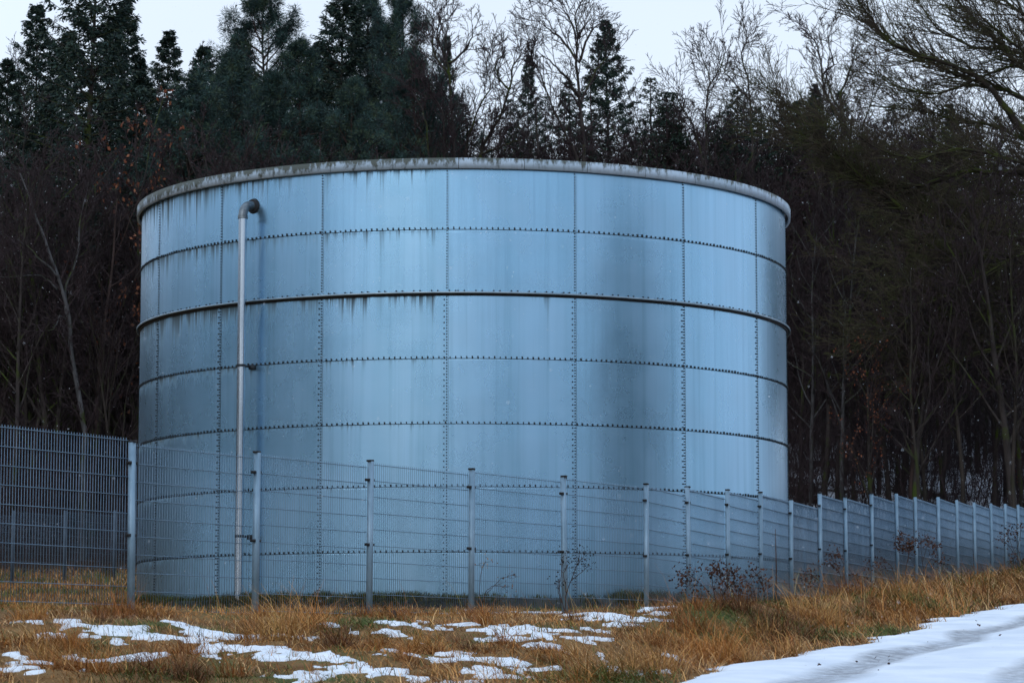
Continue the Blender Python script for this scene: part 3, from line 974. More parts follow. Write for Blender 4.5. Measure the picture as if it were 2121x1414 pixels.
def spruce_proto(seed, h=18., wmax=4.3, sprays=26, nb=1.):
    g = np.random.default_rng(seed)
    tr = MB()
    pts, rad = grow(np.zeros((1, 3)), np.array([[0, 0, 1.]]), np.array([h]), np.array([.20]), np.array([.012]), 46, .004, .017, g)
    tr.tubes(pts, rad, 8)
    nbr = int(200 * nb)
    zt = 1 - (np.arange(nbr) / nbr) ** 1.2 * .66                      # 1 = top
    zt = zt + g.normal(0, .006, nbr)
    az = np.arange(nbr) * 2.399 + g.normal(0, .25, nbr)
    Lb = wmax * np.clip((1 - zt) ** .85 * 1.12, .0, 1.) * g.uniform(.55, 1.15, nbr) + .05
    st = np.zeros((nbr, 3)); st[:, 2] = zt * h
    zt = np.minimum(zt, .995); fi = zt * 45; i = np.clip(fi, 0, 44).astype(int); ff = (fi - i)[:, None]
    st = pts[0, i] * (1 - ff) + pts[0, i + 1] * ff
    el = .55 - 1.0 * (1 - zt) + g.normal(0, .10, nbr)
    d = np.stack([np.cos(az) * np.cos(el), np.sin(az) * np.cos(el), np.sin(el)], -1)
    pb, rb_ = grow(st, d, Lb, .012 + .012 * Lb, np.full(nbr, .006), 7, .05, .055, g)
    lb = MB(); lb.tubes(pb, rb_, 3)
    c, a, l = [], [], []
    m = nbr * sprays
    idx = np.repeat(np.arange(nbr), sprays)
    tt = np.sqrt(g.random(m)) * .98 + .02
    f = tt * 6; ii = np.minimum(f.astype(int), 5); f = (f - ii)[:, None]
    c0 = pb[idx, ii] * (1 - f) + pb[idx, ii + 1] * f; d0 = norm(pb[idx, ii + 1] - pb[idx, ii])
    side = norm(np.cross(d0, np.array([[0, 0, 1.]]))) * np.where(g.random(m) < .5, 1, -1)[:, None]
    sd = norm(d0 * .8 + side * g.uniform(.3, 1.1, m)[:, None] + np.array([0, 0, -1.]) * g.uniform(.25, 1.1, m)[:, None])
    sl = (.12 + .42 * (1 - tt) * np.minimum(Lb[idx], 2.) / 2 + .02 + .08 * np.minimum(Lb[idx], 1.)) * g.uniform(.6, 1.2, m)
    V1, C1 = [], []
    for k in range(5):                                                 # needles along each spray
        cc = c0 + sd * (sl * (k / 5.))[:, None] + g.normal(0, .02, (m, 3))
        aa = norm(sd + g.normal(0, .45, (m, 3)) - np.array([0, 0, .25]))
        V, q = quads_along(cc, aa, g.uniform(.10, .20, m) * (.5 + .5 * np.minimum(Lb[idx], 1.)), g.uniform(.018, .034, m), g)
        V1.append(V); C1.append(np.repeat(SPRUCE[g.integers(0, 4, m)] * g.uniform(.7, 1.25, (m, 1)), 4, 0))
    V = np.concatenate(V1)
    cm = two_mat_mesh('spruce_crown', lb, M_bark, V, np.arange(len(V)).reshape(-1, 4), M_needle, np.concatenate(C1))
    return tr.mesh('spruce_trunk', M_bark, True), cm, None, h


def pine_proto(seed, h=18., wmax=4.4, low=.36, dens=1.1):
    g = np.random.default_rng(seed)
    tr = MB()
    pts, rad = grow(np.zeros((1, 3)), np.array([[0, 0, 1.]]), np.array([h]), np.array([.22]), np.array([.02]), 46, .011, .017, g)
    tr.tubes(pts, rad, 8)
    nbr = int(74 * dens)
    zt = low + (1 - low) * (np.arange(nbr) + .5) / nbr
    az = np.arange(nbr) * 2.399 + g.normal(0, .5, nbr)
    s = (zt - low) / (1 - low)
    Lb = wmax * (np.clip((1 - s) * 1.5, 0, 1) ** .75 * .85 + .10) * g.uniform(.5, 1.15, nbr)
    st = np.zeros((nbr, 3)); fi = zt * 45; i0 = np.clip(fi.astype(int), 0, 44); ff = (fi - i0)[:, None]
    st = pts[0, i0] * (1 - ff) + pts[0, np.minimum(i0 + 1, 45)] * ff
    el = .05 + .85 * s ** 2 + g.normal(0, .15, nbr)
    d = np.stack([np.cos(az) * np.cos(el), np.sin(az) * np.cos(el), np.sin(el)], -1)
    pb, rb_ = grow(st, d, Lb, .014 + .014 * Lb, np.full(nbr, .01), 7, .10, .09, g)
    lb = MB(); lb.tubes(pb, rb_, 4)
    p0, d2, L2, r2, _ = children(pb, rb_, Lb, 7, .3, .7, .36, g)
    pc, rc = grow(p0, d2, L2, np.full(len(L2), .012), np.full(len(L2), .006), 5, .12, .12, g)
    lb.tubes(pc, rc, 3)
    cen = np.concatenate([pc[:, 2:].reshape(-1, 3), pb[:, 4:].reshape(-1, 3)])
    cen = cen[g.random(len(cen)) < .9]
    T = len(cen); per = 34
    idx = np.repeat(np.arange(T), per); m = len(idx)
    rr = g.uniform(.12, .30, T)
    dirs = norm(g.normal(0, 1, (m, 3)) * np.array([1, 1, .75]) + np.array([0, 0, .35]))
    c = cen[idx] + dirs * (rr[idx] * g.uniform(.1, 1., m))[:, None]
    V, q = quads_along(c, norm(dirs + g.normal(0, .3, (m, 3))), g.uniform(.14, .27, m), g.uniform(.007, .015, m), g)
    tcol = PINE[g.integers(0, 5, T)] * g.uniform(.75, 1.3, (T, 1))
    cm = two_mat_mesh('pine_crown', lb, M_brown, V, q, M_needle, np.repeat(tcol[idx] * g.uniform(.8, 1.2, (m, 1)), 4, 0))
    return tr.mesh('pine_trunk', M_brown, True), cm, None, h


PR = {'spruce': [spruce_proto(11), spruce_proto(12, wmax=3.7), spruce_proto(13, wmax=5.0, nb=1.15)],
      'pine': [pine_proto(21), pine_proto(22, wmax=3.8), pine_proto(23, wmax=5.0, low=.32, dens=1.3)],
      'spread': [bare_proto(31), bare_proto(32), bare_proto(33), bare_proto(34)],
      'slim': [bare_proto(41, form='slim'), bare_proto(42, form='slim'), bare_proto(43, form='slim', trunkm=M_barks)],
      'fork': [bare_proto(51, form='fork'), bare_proto(52, form='fork', trunkm=M_barks)],
      'pale': [bare_proto(61, form='slim', trunkm=M_pale), bare_proto(62, form='slim', trunkm=M_pale)],
      'brown': [bare_proto(65, form='slim', trunkm=M_brown)],
      'beech': [bare_proto(71, 9., 'fork', 1500), bare_proto(72, 9., 'spread', 700)]}


def place(kind, k, x, y, height, label, cat, group=None, name=None, rz=None, wide=1.):
    tm, cm, lm, h = PR[kind][k % len(PR[kind])]
    s = height / h
    o = thing(name or 'bare_tree', label, cat, (x, y, float(H(x, y)) - .1), group)
    o.rotation_euler.z = random.uniform(0, 6.28) if rz is None else rz
    o.scale = (s * wide, s * wide, s)
    link('trunk', tm, o); link('crown', cm, o)
    if lm is not None: link('leaves', lm, o)
    return o


def place_px(kind, k, px, pytop, Y, label, cat, **kw):
    tp = P(px, pytop, Y)
    return place(kind, k, tp[0], Y, tp[2] - float(H(tp[0], Y)) + .1, label, cat, **kw)


CON = [  # conifers on the skyline, left to right: kind, variant, px of tip, py of tip, distance, width factor, label
    ('spruce', 2, 168, -150, 96, 1.15, 'tallest dark spruce at upper left, its tip cut off by the picture edge'),
    ('spruce', 0, 77, 5, 101, 1.0, 'dark spruce with its tip just left of the tallest spruce'),
    ('spruce', 1, 262, -2, 100, 1.05, 'dark spruce with its tip just right of the tallest spruce'),
    ('spruce', 1, 347, 60, 105, 1.2, 'small bushy spruce in the dip between the left spruces and the broad pine'),
    ('spruce', 0, 420, 95, 109, 1.3, 'low spruce at the bottom of the sky gap left of the broad pine'),
    ('pine', 2, 557, 2, 104, 1.0, 'broad blue green pine with a pointed top standing alone against the sky'),
    ('spruce', 2, 690, -40, 103, 1.15, 'tall spruce whose top leaves the picture, left of the ragged pine'),
    ('pine', 1, 762, 0, 106, .9, 'ragged pine wedged between the tall cut off spruce and the round headed pine'),
    ('pine', 2, 822, 12, 102, .75, 'round headed dark pine, last pine before the bare trees'),
    ('spruce', 1, 919, 75, 107, .6, 'narrow dark spruce tip showing through a bare tree crown'),
    ('spruce', 0, 1094, 113, 116, .75, 'small far spruce tip in the middle of the bare tree row'),
    ('spruce', 2, 1271, 40, 112, .95, 'pointed spruce with layered drooping branches above the tank rim'),
    ('pine', 1, 625, 105, 99, .9, 'lower pine filling the gap below the broad pine'),
    ('pine', 0, 470, 130, 98, 1., 'green pine low against the broad pine on its left'),
    ('pine', 2, 870, 140, 98, .8, 'short mossy green pine under the round headed pine'),
    ('spruce', 0, 20, 120, 99, 1.0, 'dark spruce at the left picture edge'),
    ('spruce', 1, 300, 120, 100, 1.0, 'shaded spruce in front of the right hand spruce of the left group'),
    ('spruce', 2, 110, 180, 99, .9, 'low dense spruce standing in front of the tallest spruce'),
    ('pine', 0, 745, 190, 93, .9, 'dark pine standing nearest the tank rim below the ragged pine'),
    ('pine', 1, 560, 170, 94, 1., 'shaded pine in front of the broad pine, just behind the tank rim'),
    ('spruce', 1, 215, 45, 104, 1.3, 'spruce filling the gap between the tallest spruce and its right neighbour'),
    ('spruce', 2, 125, 60, 106, 1.2, 'spruce peeping out between the two leftmost spruce tips'),
    ('pine', 2, 395, 190, 95, 1.1, 'shaded low pine under the first sky gap'),
    ('spruce', 1, 505, 55, 107, 1.2, 'spruce shoulder on the left flank of the broad pine'),
    ('spruce', 0, 655, 85, 108, 1.3, 'spruce behind the gap right of the broad pine'),
    ('pine', 2, 790, 80, 107, 1.1, 'pine between the ragged pine and the round headed pine'),
    ('spruce', 1, 1690, 175, 112, .8, 'dim spruce half hidden in bare branches right of the tank'),
    ('spruce', 1, 1975, 215, 108, .9, 'dim spruce behind the mossy limbs at upper right'),
]
for (kd, k, px, py, Y, w, lab) in CON:
    place_px(kd, k, px, py, Y, lab, kd + ' tree', name=kd + '_tree', group='conifers on the wooded slope', wide=w)

# ------------------------------------------------------------------ bare trees drawn limb by limb (built at their own distance)
def custom_tree(name, label, base_px, Y, limbs, twigm, barkm, zfac=3., lvl=None, seed=5, r0=.12, group=None, bias=None, top=True):
    """limbs: (list of photo points, thick radius, y offset at end)"""
    g = np.random.default_rng(seed)
    bp = P(base_px, 900, Y); bx = bp[0]; bz = float(H(bx, Y)) - .2
    o = thing(name, label, 'tree', (bx, Y, bz), group)
    org = np.array([bx, Y, bz])
    tr, cr, lb = MB(), MB(), MB()
    for (pts, ra, rb2, y0, yo) in limbs:
        n = len(pts)
        w = []
        for k, (a, b_) in enumerate(pts):
            if a is None: w.append(org.copy()); continue
            w.append(P(a, b_, Y + y0 + (yo - y0) * k / max(1, n - 1)))
        w = np.array(w) - org
        if pts[0][0] is None:
            w = np.concatenate([w[:1] + (w[1:2] - w[:1]) * np.linspace(0, 1, 7)[:-1, None], w[1:]]); n = len(w)
        m = 3 * n
        ts = np.linspace(0, n - 1, m); i = np.minimum(ts.astype(int), n - 2); f = (ts - i)[:, None]
        # catmull-rom
        pm = w[np.maximum(i - 1, 0)]; p0 = w[i]; p1 = w[i + 1]; p2 = w[np.minimum(i + 2, n - 1)]
        c = .5 * ((2 * p0) + (-pm + p1) * f + (2 * pm - 5 * p0 + 4 * p1 - p2) * f ** 2 + (-pm + 3 * p0 - 3 * p1 + p2) * f ** 3)
        c = c + g.normal(0, .02, c.shape)
        rad = np.linspace(ra, rb2, m)
        (lb if tr.n else tr).tubes(c[None], rad[None], 8)
        Ls = np.linalg.norm(np.diff(c, axis=0), axis=1).sum()
        k1 = max(5, int((Ls if ra < .11 else Ls * .5) * (lvl[0] if lvl else 3.6)))
        t00 = .12 if ra < .11 else .45
        p0_, d, L1, r1, _ = children(c[None], rad[None], np.array([1.]), k1, t00, .6, 1., g, .5, bias)
        L1 = g.uniform(.7, 1.6, len(L1)) * (lvl[1] if lvl else 1.)
        pl, rl = grow(p0_, d, L1, np.clip(r1, .010, .03), np.full(len(L1), .007), 6, .11, .06, g)
        cr.tubes(pl, rl, 4)
        twig_levels(cr, pl, rl, L1, [(5, .15, .6, .5, 4, .12, .04, 3), (5, .2, .6, .5, 3, .12, .03, 3)], g, None, .0095 if name == 'bare_tree' else .0075)
    link('trunk', tr.mesh('limbs', barkm, True), o)
    link('crown', two_mat_mesh('limbs_and_twigs', lb, barkm, np.concatenate(cr.V), np.concatenate(cr.Q), twigm), o)
    return o


z2 = lambda L: [(700 + a / 3.009, b / 3.009) for a, b in L]
custom_tree('bare_tree', 'tall bare tree with upright straight trunk and spreading limbs left of the pointed spruce', 1212, 97, [
    ([(None, 0)] + z2([(1535, 980), (1510, 700), (1490, 430), (1490, 250), (1480, 100), (1490, 55)]), .13, .012, 0, 0),
    (z2([(1505, 600), (1420, 480), (1330, 390), (1260, 340)]), .055, .012, 0, -1.),
    (z2([(1488, 380), (1400, 250), (1310, 180), (1250, 115)]), .05, .012, 0, 1.),
    (z2([(1488, 240), (1450, 130), (1400, 60)]), .04, .01, 0, -.5),
    (z2([(1495, 400), (1560, 240), (1600, 170), (1665, 150)]), .05, .012, 0, -.8),
    (z2([(1488, 270), (1540, 160), (1600, 95)]), .035, .01, 0, .8),
    (z2([(1515, 640), (1600, 450), (1660, 380), (1700, 330)]), .05, .012, 0, .8),
    ([(None, 0)] + z2([(1490, 980), (1430, 860), (1340, 680), (1280, 500), (1220, 390), (1200, 300)]), .08, .012, 0, -1.2)],
    M_twig, M_bark, seed=81)
custom_tree('bare_tree', 'bare tree with three dark stems right of the round headed pine', 938, 96, [
    ([(None, 0)] + z2([(725, 970), (710, 700), (690, 450), (672, 300), (690, 140)]), .12, .012, 0, 0),
    ([(None, 0)] + z2([(660, 970), (655, 720), (590, 600), (560, 500)]), .085, .012, 0, -1.2),
    (z2([(705, 480), (600, 340), (585, 180), (600, 100)]), .05, .01, 0, .5),
    (z2([(690, 400), (780, 330), (830, 250), (845, 160)]), .05, .01, 0, -.5),
    (z2([(685, 380), (625, 250), (640, 110)]), .035, .01, 0, .8),
    ([(None, 0)] + z2([(570, 970), (545, 750), (490, 620), (440, 540)]), .08, .012, 0, 1.2)],
    M_twig, M_bark, seed=82)
custom_tree('bare_tree', 'forked bare tree with a stem bending right, halfway between the two tall bare trees', 1000, 98, [
    ([(None, 0)] + z2([(890, 970), (930, 870), (1010, 730), (1070, 560), (1090, 430), (1130, 350), (1160, 280)]), .11, .012, 0, 0),
    ([(None, 0)] + z2([(800, 930), (880, 670), (955, 540), (925, 430), (935, 340)]), .07, .012, 0, -1.),
    (z2([(1065, 560), (1000, 480), (985, 400), (1040, 330)]), .04, .01, 0, .8),
    (z2([(900, 960), (1000, 920), (1080, 890), (1140, 870)]), .045, .012, 0, -1.4)],
    M_twig, M_barkm, seed=83)
z3 = lambda L: [(1400 + a / 2.942, b / 2.942) for a, b in L]
custom_tree('bare_tree', 'bare tree with two curved pale stems forking just right of the tank', 1775, 100, [
    ([(None, 0)] + z3([(1060, 1300), (1020, 790), (920, 600), (890, 470), (880, 330), (830, 230), (800, 150)]), .10, .012, 0, 0),
    (z3([(1040, 820), (1000, 620), (1040, 480), (1090, 350), (1100, 290)]), .06, .012, 0, .6),
    (z3([(890, 460), (960, 380), (930, 280), (940, 200)]), .035, .01, 0, -.6)],
    M_twig, M_bark, seed=84)
custom_tree('bare_tree', 'slim bare tree with one crooked stem above the right part of the tank rim', 1458, 101, [
    ([(None, 0)] + z3([(180, 1040), (180, 850), (190, 600), (205, 480), (170, 380), (130, 250)]), .085, .01, 0, 0),
    (z3([(200, 530), (260, 430), (300, 330), (300, 270)]), .03, .009, 0, .5),
    (z3([(170, 1000), (110, 780), (30, 640), (0, 560)]), .05, .01, 0, -.5)],
    M_twig, M_bark, seed=85)
custom_tree('bare_tree', 'bare tree with a kinked slender top above the right end of the tank rim', 1548, 103, [
    ([(None, 0)] + z3([(470, 1040), (460, 700), (440, 500), (400, 340), (430, 260), (430, 180)]), .085, .01, 0, 0),
    (z3([(460, 620), (380, 540), (300, 440), (280, 380)]), .035, .01, 0, .5)],
    M_twig, M_bark, seed=86)
# the big mossy tree whose trunk stands beyond the right edge
LB = (-.45, 0, .15)
T0 = (2330, 520)
custom_tree('mossy_tree', 'large mossy tree reaching long limbs in from the right picture edge', 2345, 90, [
    ([(None, 0), (2345, 900), (2335, 650), (2330, 520), (2310, 300), (2290, 100), (2270, -120)], .34, .12, 0, 0),
    ([(2330, 470), (2121, 268), (2080, 221), (2039, 170), (1978, 136), (1910, 116), (1852, 92), (1818, 58), (1788, 17), (1766, -25)], .12, .015, 0, -1.5),
    ([(2315, 330), (2121, 204), (2073, 184), (2029, 173), (1978, 153), (1930, 129), (1883, 112), (1842, 85), (1815, 50)], .09, .012, 0, 1.),
    ([(2300, 200), (2121, 143), (2080, 95), (2046, 68), (1999, 20), (1965, -25)], .09, .02, 0, -1.),
    ([(2290, 100), (2180, 70), (2121, 30), (2080, 0), (2050, -40)], .08, .02, 0, 1.),
    ([(2330, 480), (2190, 330), (2121, 289), (2046, 258), (1995, 252), (1927, 235), (1876, 224), (1830, 225)], .075, .012, 0, 1.5),
    ([(2335, 560), (2200, 400), (2121, 360), (2046, 357), (1999, 355), (1931, 378), (1876, 388), (1842, 384), (1767, 360), (1727, 313), (1680, 262), (1638, 224), (1604, 184)], .10, .012, 0, -2.5),
    ([(2335, 620), (2130, 500), (1990, 470), (1931, 452), (1876, 435), (1825, 398), (1791, 371), (1740, 330), (1699, 303), (1638, 269), (1611, 255)], .09, .012, 0, -3.5),
    ([(2338, 650), (2200, 430), (2121, 401), (2046, 408), (1971, 442), (1893, 456)], .065, .012, 0, 2.),
    ([(2338, 700), (2200, 600), (2121, 612), (2043, 644), (1958, 655), (1873, 693), (1814, 722)], .07, .012, 0, -2.),
    ([(2338, 760), (2220, 700), (2140, 560), (2040, 520), (1950, 545), (1880, 590)], .06, .012, 0, -3.),
    ([(2338, 800), (2230, 560), (2121, 480), (2040, 470), (1960, 500), (1880, 520), (1800, 560)], .075, .012, 0, -2.),
    ([(2335, 640), (2200, 520), (2090, 540), (1990, 600), (1900, 640), (1840, 700)], .065, .012, 0, -4.),
    ([(2300, 150), (2180, 120), (2060, 150), (1960, 190), (1880, 185), (1800, 150)], .06, .012, 0, -1.),
    ([(2330, 500), (2200, 380), (2090, 330), (1980, 310), (1890, 330), (1800, 300), (1730, 240)], .075, .012, 0, -4.),
    ([(2338, 850), (2220, 780), (2110, 720), (2000, 740), (1900, 790)], .06, .012, 0, -3.),
    ([(2280, 20), (2200, 0), (2140, -20), (2100, -60)], .06, .02, 0, -2.),
    ([(2320, 420), (2220, 230), (2130, 120), (2060, 60), (2000, -10)], .07, .015, 0, -3.),
    ([(2310, 260), (2200, 150), (2110, 110), (2010, 95), (1940, 55), (1900, 0), (1880, -30)], .06, .012, 0, 2.)],
    M_twigm, M_barkm, seed=87, bias=np.array(LB), lvl=(6.5, 1.55))
# leaning pale tree at left and a few close trunks
z7 = lambda L: [(a / 2.827, 400 + b / 2.827) for a, b in L]
custom_tree('bare_tree', 'pale leaning tree with forked stem in the dark wood left of the tank', 176, 86, [
    ([(None, 0)] + z7([(490, 1350), (420, 950), (400, 700), (340, 500), (250, 250), (180, 50), (120, -120)]), .13, .02, 0, 0),
    (z7([(400, 720), (380, 560), (450, 380), (470, 150), (520, -60)]), .05, .012, 0, 1.),
    (z7([(345, 500), (280, 430), (180, 330), (90, 260)]), .05, .012, 0, -1.),
    (z7([(400, 750), (350, 715), (330, 770), (280, 810)]), .03, .01, 0, -.8),
    (z7([(340, 560), (250, 490), (120, 485), (0, 490)]), .035, .01, 0, 1.)],
    M_twig, M_pale, seed=88)

BARE = [  # kind, variant, px, py of tip, distance, label
    ('spread', 0, 8, 8, 108, 'bare crown against the sky in the upper left picture corner'),
    ('slim', 0, 410, 60, 112, 'thin bare tree top in the sky gap left of the broad pine'),
    ('spread', 1, 985, 95, 108, 'bare crown in front of the sky between the two tall bare trees'),
    ('slim', 1, 1140, 130, 105, 'slender bare tree just left of the tall straight trunked bare tree'),
    ('spread', 2, 1345, 150, 106, 'reddish bare tree right of the pointed spruce'),
    ('spread', 3, 1378, 105, 110, 'bare tree with fine top in the sky gap right of the pointed spruce'),
    ('spread', 1, 1500, 110, 108, 'bare tree between the crooked slim tree and the kinked one'),
    ('spread', 0, 1612, 100, 110, 'bare tree with rounded crown above the right corner of the tank rim'),
    ('fork', 0, 1668, 70, 106, 'forked bare tree behind the curved pale stems'),
    ('spread', 2, 1735, 55, 108, 'tall bare tree behind the tip of the longest mossy limb'),
    ('fork', 1, 1835, 90, 104, 'mossy forked bare tree under the long mossy limbs'),
    ('spread', 3, 1940, 60, 110, 'bare tree far behind the mossy limbs near the right edge'),
    ('spread', 0, 2070, 80, 108, 'bare tree at the right edge behind the mossy limbs'),
    ('fork', 0, 1250, 200, 94, 'low bushy reddish bare tree rising just behind the tank rim below the pointed spruce'),
    ('fork', 1, 1075, 215, 93, 'low purple brown bare tree behind the highest part of the tank rim'),
    ('spread', 2, 800, 230, 92, 'dark bare tree low behind the rim under the ragged pine'),
    ('spread', 1, 690, 240, 90, 'bare reddish crown just above the rim under the tall cut off spruce'),
    ('spread', 3, 500, 250, 91, 'bare brown crown above the rim over the elbow of the pipe'),
    ('pale', 0, 1672, 420, 90, 'pale thin trunk standing close right of the tank'),
    ('pale', 1, 1740, 400, 89, 'pale broken looking trunk, second pale one right of the tank'),
    ('brown', 0, 1873, 380, 88, 'thick red brown trunk in the dark wood right of the tank'),
    ('brown', 0, 205, 330, 88, 'thick red brown trunk in the dark wood left of the tank'),
    ('beech', 0, 375, 215, 88, 'young beech keeping its rust orange leaves above the left end of the rim'),
    ('beech', 1, 300, 150, 90, 'thin beech with a few rust leaves in front of the left spruces'),
    ('beech', 1, 1800, 640, 87, 'young beech with rust leaves low in the wood right of the tank'),
    ('beech', 0, 2105, 850, 92, 'low beech with rust leaves at the right edge behind the fence'),
]
for (kd, k, px, py, Y, lab) in BARE:
    place_px(kd, k, px, py, Y, lab, 'tree', name='beech_sapling' if kd == 'beech' else 'bare_tree', group='bare trees on the wooded slope', wide=.75 if kd == 'beech' else 1.1)
# trees of the dark wood that nothing tells apart
DW = 'slender bare dark tree standing in the dim wood beside the tank'
kinds = ['slim', 'slim', 'spread', 'fork', 'slim', 'pale']
g = np.random.default_rng(99)
cnt = 0
for (x0, x1, y0, y1, num, tlo, thi) in ((-40, 290, 85, 100, 26, 250, 480), (1650, 2140, 85, 104, 44, 240, 500), (300, 1640, 92, 106, 34, 190, 310), (1290, 2120, 104, 114, 46, 110, 240), (-30, 830, 88, 94, 20, 130, 260)):
    for i in range(num):
        px = x0 + (x1 - x0) * (i + g.random()) / num
        Y = g.uniform(y0, y1)
        kd = kinds[g.integers(0, 5)] if x0 == -40 or x0 > 1600 else ('spread', 'fork')[g.integers(0, 2)]
        place_px(kd, int(g.integers(0, 4)), px, g.uniform(tlo, thi), Y, {300: 'bare purple brown tree rising behind the tank rim', -30: 'bare brown tree standing before the dark conifers', 1290: 'bare twiggy tree on the skyline right of the pointed spruce'}.get(x0, DW), 'tree',
                 group={300: 'bare trees right behind the tank', -30: 'bare trees before the conifers', 1290: 'bare trees on the skyline'}.get(x0, 'dark trees of the wood beside the tank'), wide=g.uniform(.9, 1.2))

# far wood reads as one mass
def woods(name, label, spots, protos, mat_leaf=None):
    b = MB(); cols = []
    V, Q, Cc, mi, n = [], [], [], [], 0
    for (x, y, hgt, pk, rz, wd) in spots:
        for part in (0, 1):
            me = protos[pk][part]
            nv = len(me.vertices); v = np.zeros(nv * 3, np.float32); me.vertices.foreach_get('co', v); v = v.reshape(-1, 3) * (hgt / protos[pk][3])
            c, s = math.cos(rz), math.sin(rz)
            w = np.stack([(v[:, 0] * c - v[:, 1] * s) * wd + x, (v[:, 0] * s + v[:, 1] * c) * wd + y, v[:, 2] + float(Hb(x, y)) - .1], -1)
            nl = len(me.loops); l = np.zeros(nl, np.int32); me.loops.foreach_get('vertex_index', l)
            q = l.reshape(-1, 4) + n
            V.append(w); Q.append(q); n += nv
            cc = np.zeros((nv, 4), np.float32)
            if part == 1 and me.color_attributes:
                me.color_attributes[0].data.foreach_get('color', cc.ravel()) if False else None
                tmp = np.zeros(nv * 4, np.float32); me.color_attributes[0].data.foreach_get('color', tmp); cc = tmp.reshape(-1, 4)
                cc = cc[:, :3]
            else:
                cc = np.tile(np.array([[.036, .022, .024]]), (nv, 1)) * rng.uniform(.7, 1.3)
            Cc.append(cc)
    me = new_mesh(name, np.concatenate(V), [np.concatenate(Q)], M_leaf)
    color_attr(me, np.concatenate(Cc))
    return tag(link(name, me), label, 'wood', kind='stuff')


CH = [bare_proto(91, fat=.012), bare_proto(92, form='fork', fat=.012), bare_proto(93, form='slim', fat=.011), spruce_proto(94, sprays=9, nb=.55), pine_proto(95, dens=.6)]
sp = []
for i in range(120):
    px = -60 + 2260 * (i + g.random()) / 120
    Y = g.uniform(108, 126)
    top = (g.uniform(140, 300) if px < 860 else g.uniform(190, 310) if px < 1700 else g.uniform(170, 300))
    tp = P(px, top, Y)
    pk = int(g.choice([0, 1, 2, 2])) if px < 300 else int(g.choice([3, 4, 4, 0, 1])) if px < 860 else int(g.choice([0, 1, 0, 1, 2, 3]))
    sp.append((tp[0], Y, tp[2] - float(Hb(tp[0], Y)), pk, g.uniform(0, 6.28), g.uniform(1., 1.3)))
for i in range(84):
    px = 840 + 1000 * (i + g.random()) / 84
    Y = g.uniform(104, 112)
    tp = P(px, g.uniform(150, 260) + (45 if 930 < px < 1050 else 0) + (15 if px > 1350 else 0), Y)
    sp.append((tp[0], Y, tp[2] - float(Hb(tp[0], Y)), int(g.choice([0, 1, 0, 1, 3])), g.uniform(0, 6.28), g.uniform(1.15, 1.5)))
woods('far_wood', 'dim mass of far trees filling the wooded slope behind the nearer trunks', sp, CH)

# brushwood at the foot of the wood
bw = MB()
n = 2400
px = g.uniform(-60, 2190, n); Y = np.where(px > 1600, g.uniform(87, 104, n), g.uniform(82.5, 102, n))
X = (px - CX) / F * Y
ok = np.hypot(X - TCX, Y - TCY) > 12
X, Y = X[ok], Y[ok]; n = len(X)
st = np.stack([X, Y, H(X, Y) - .05], -1)
L = g.uniform(1.0, 4.2, n)
pts, rad = grow(st, np.stack([g.normal(0, .25, n), g.normal(0, .25, n), np.ones(n)], -1), L, g.uniform(.010, .022, n), np.full(n, .006), 6, .09, .03, g)
bw.tubes(pts, rad, 4)
twig_levels(bw, pts, rad, L, [(7, .2, .6, .42, 4, .12, .03, 3), (4, .2, .6, .5, 3, .12, .0, 3)], g, None, .006)
tag(link('brushwood', bw.mesh('brushwood', M_twig)), 'tangle of thin dark brush and saplings at the foot of the wood', 'undergrowth', kind='stuff')

# woods all round the place, outside the frame (they are what the steel reflects)
sp = []
g2 = np.random.default_rng(5)


def around(d0, d1, num, r0, r1, e0, e1):
    for i in range(num):
        dl = R_(d0 + (d1 - d0) * (i + g2.random()) / num); r = g2.uniform(r0, r1)
        x, y = TCX + r * math.sin(dl), TCY - r * math.cos(dl)
        zt = EYE + 4. + r * math.tan(R_(g2.uniform(e0, e1)))
        sp.append((x, y, max(4., zt - float(Hb(x, y))), int(g2.choice([3, 3, 4])), g2.uniform(0, 6.28), 1.25))


around(41, 74, 30, 48, 60, 9.5, 12.5)
around(48, 65, 14, 44, 52, 13., 15.)
around(-140, -40, 92, 44, 60, 10.5, 16.)
around(122, 146, 22, 36, 46, 16., 21.)
around(-146, -136, 6, 33, 38, 16., 20.)
around(-40, 39, 70, 110, 140, 5.5, 8.5)
around(88, 118, 10, 120, 150, 1.5, 3.)
woods('surrounding_wood', 'dark conifer wood standing round the meadow beyond the picture', sp, CH)

# ================================================================== dried weeds
M_stem = bark('weed_stems', (.035, .020, .014), (.07, .04, .028), 0.)
SEED = np.array([[.048, .022, .016], [.066, .03, .02], [.036, .018, .013], [.09, .042, .027]])


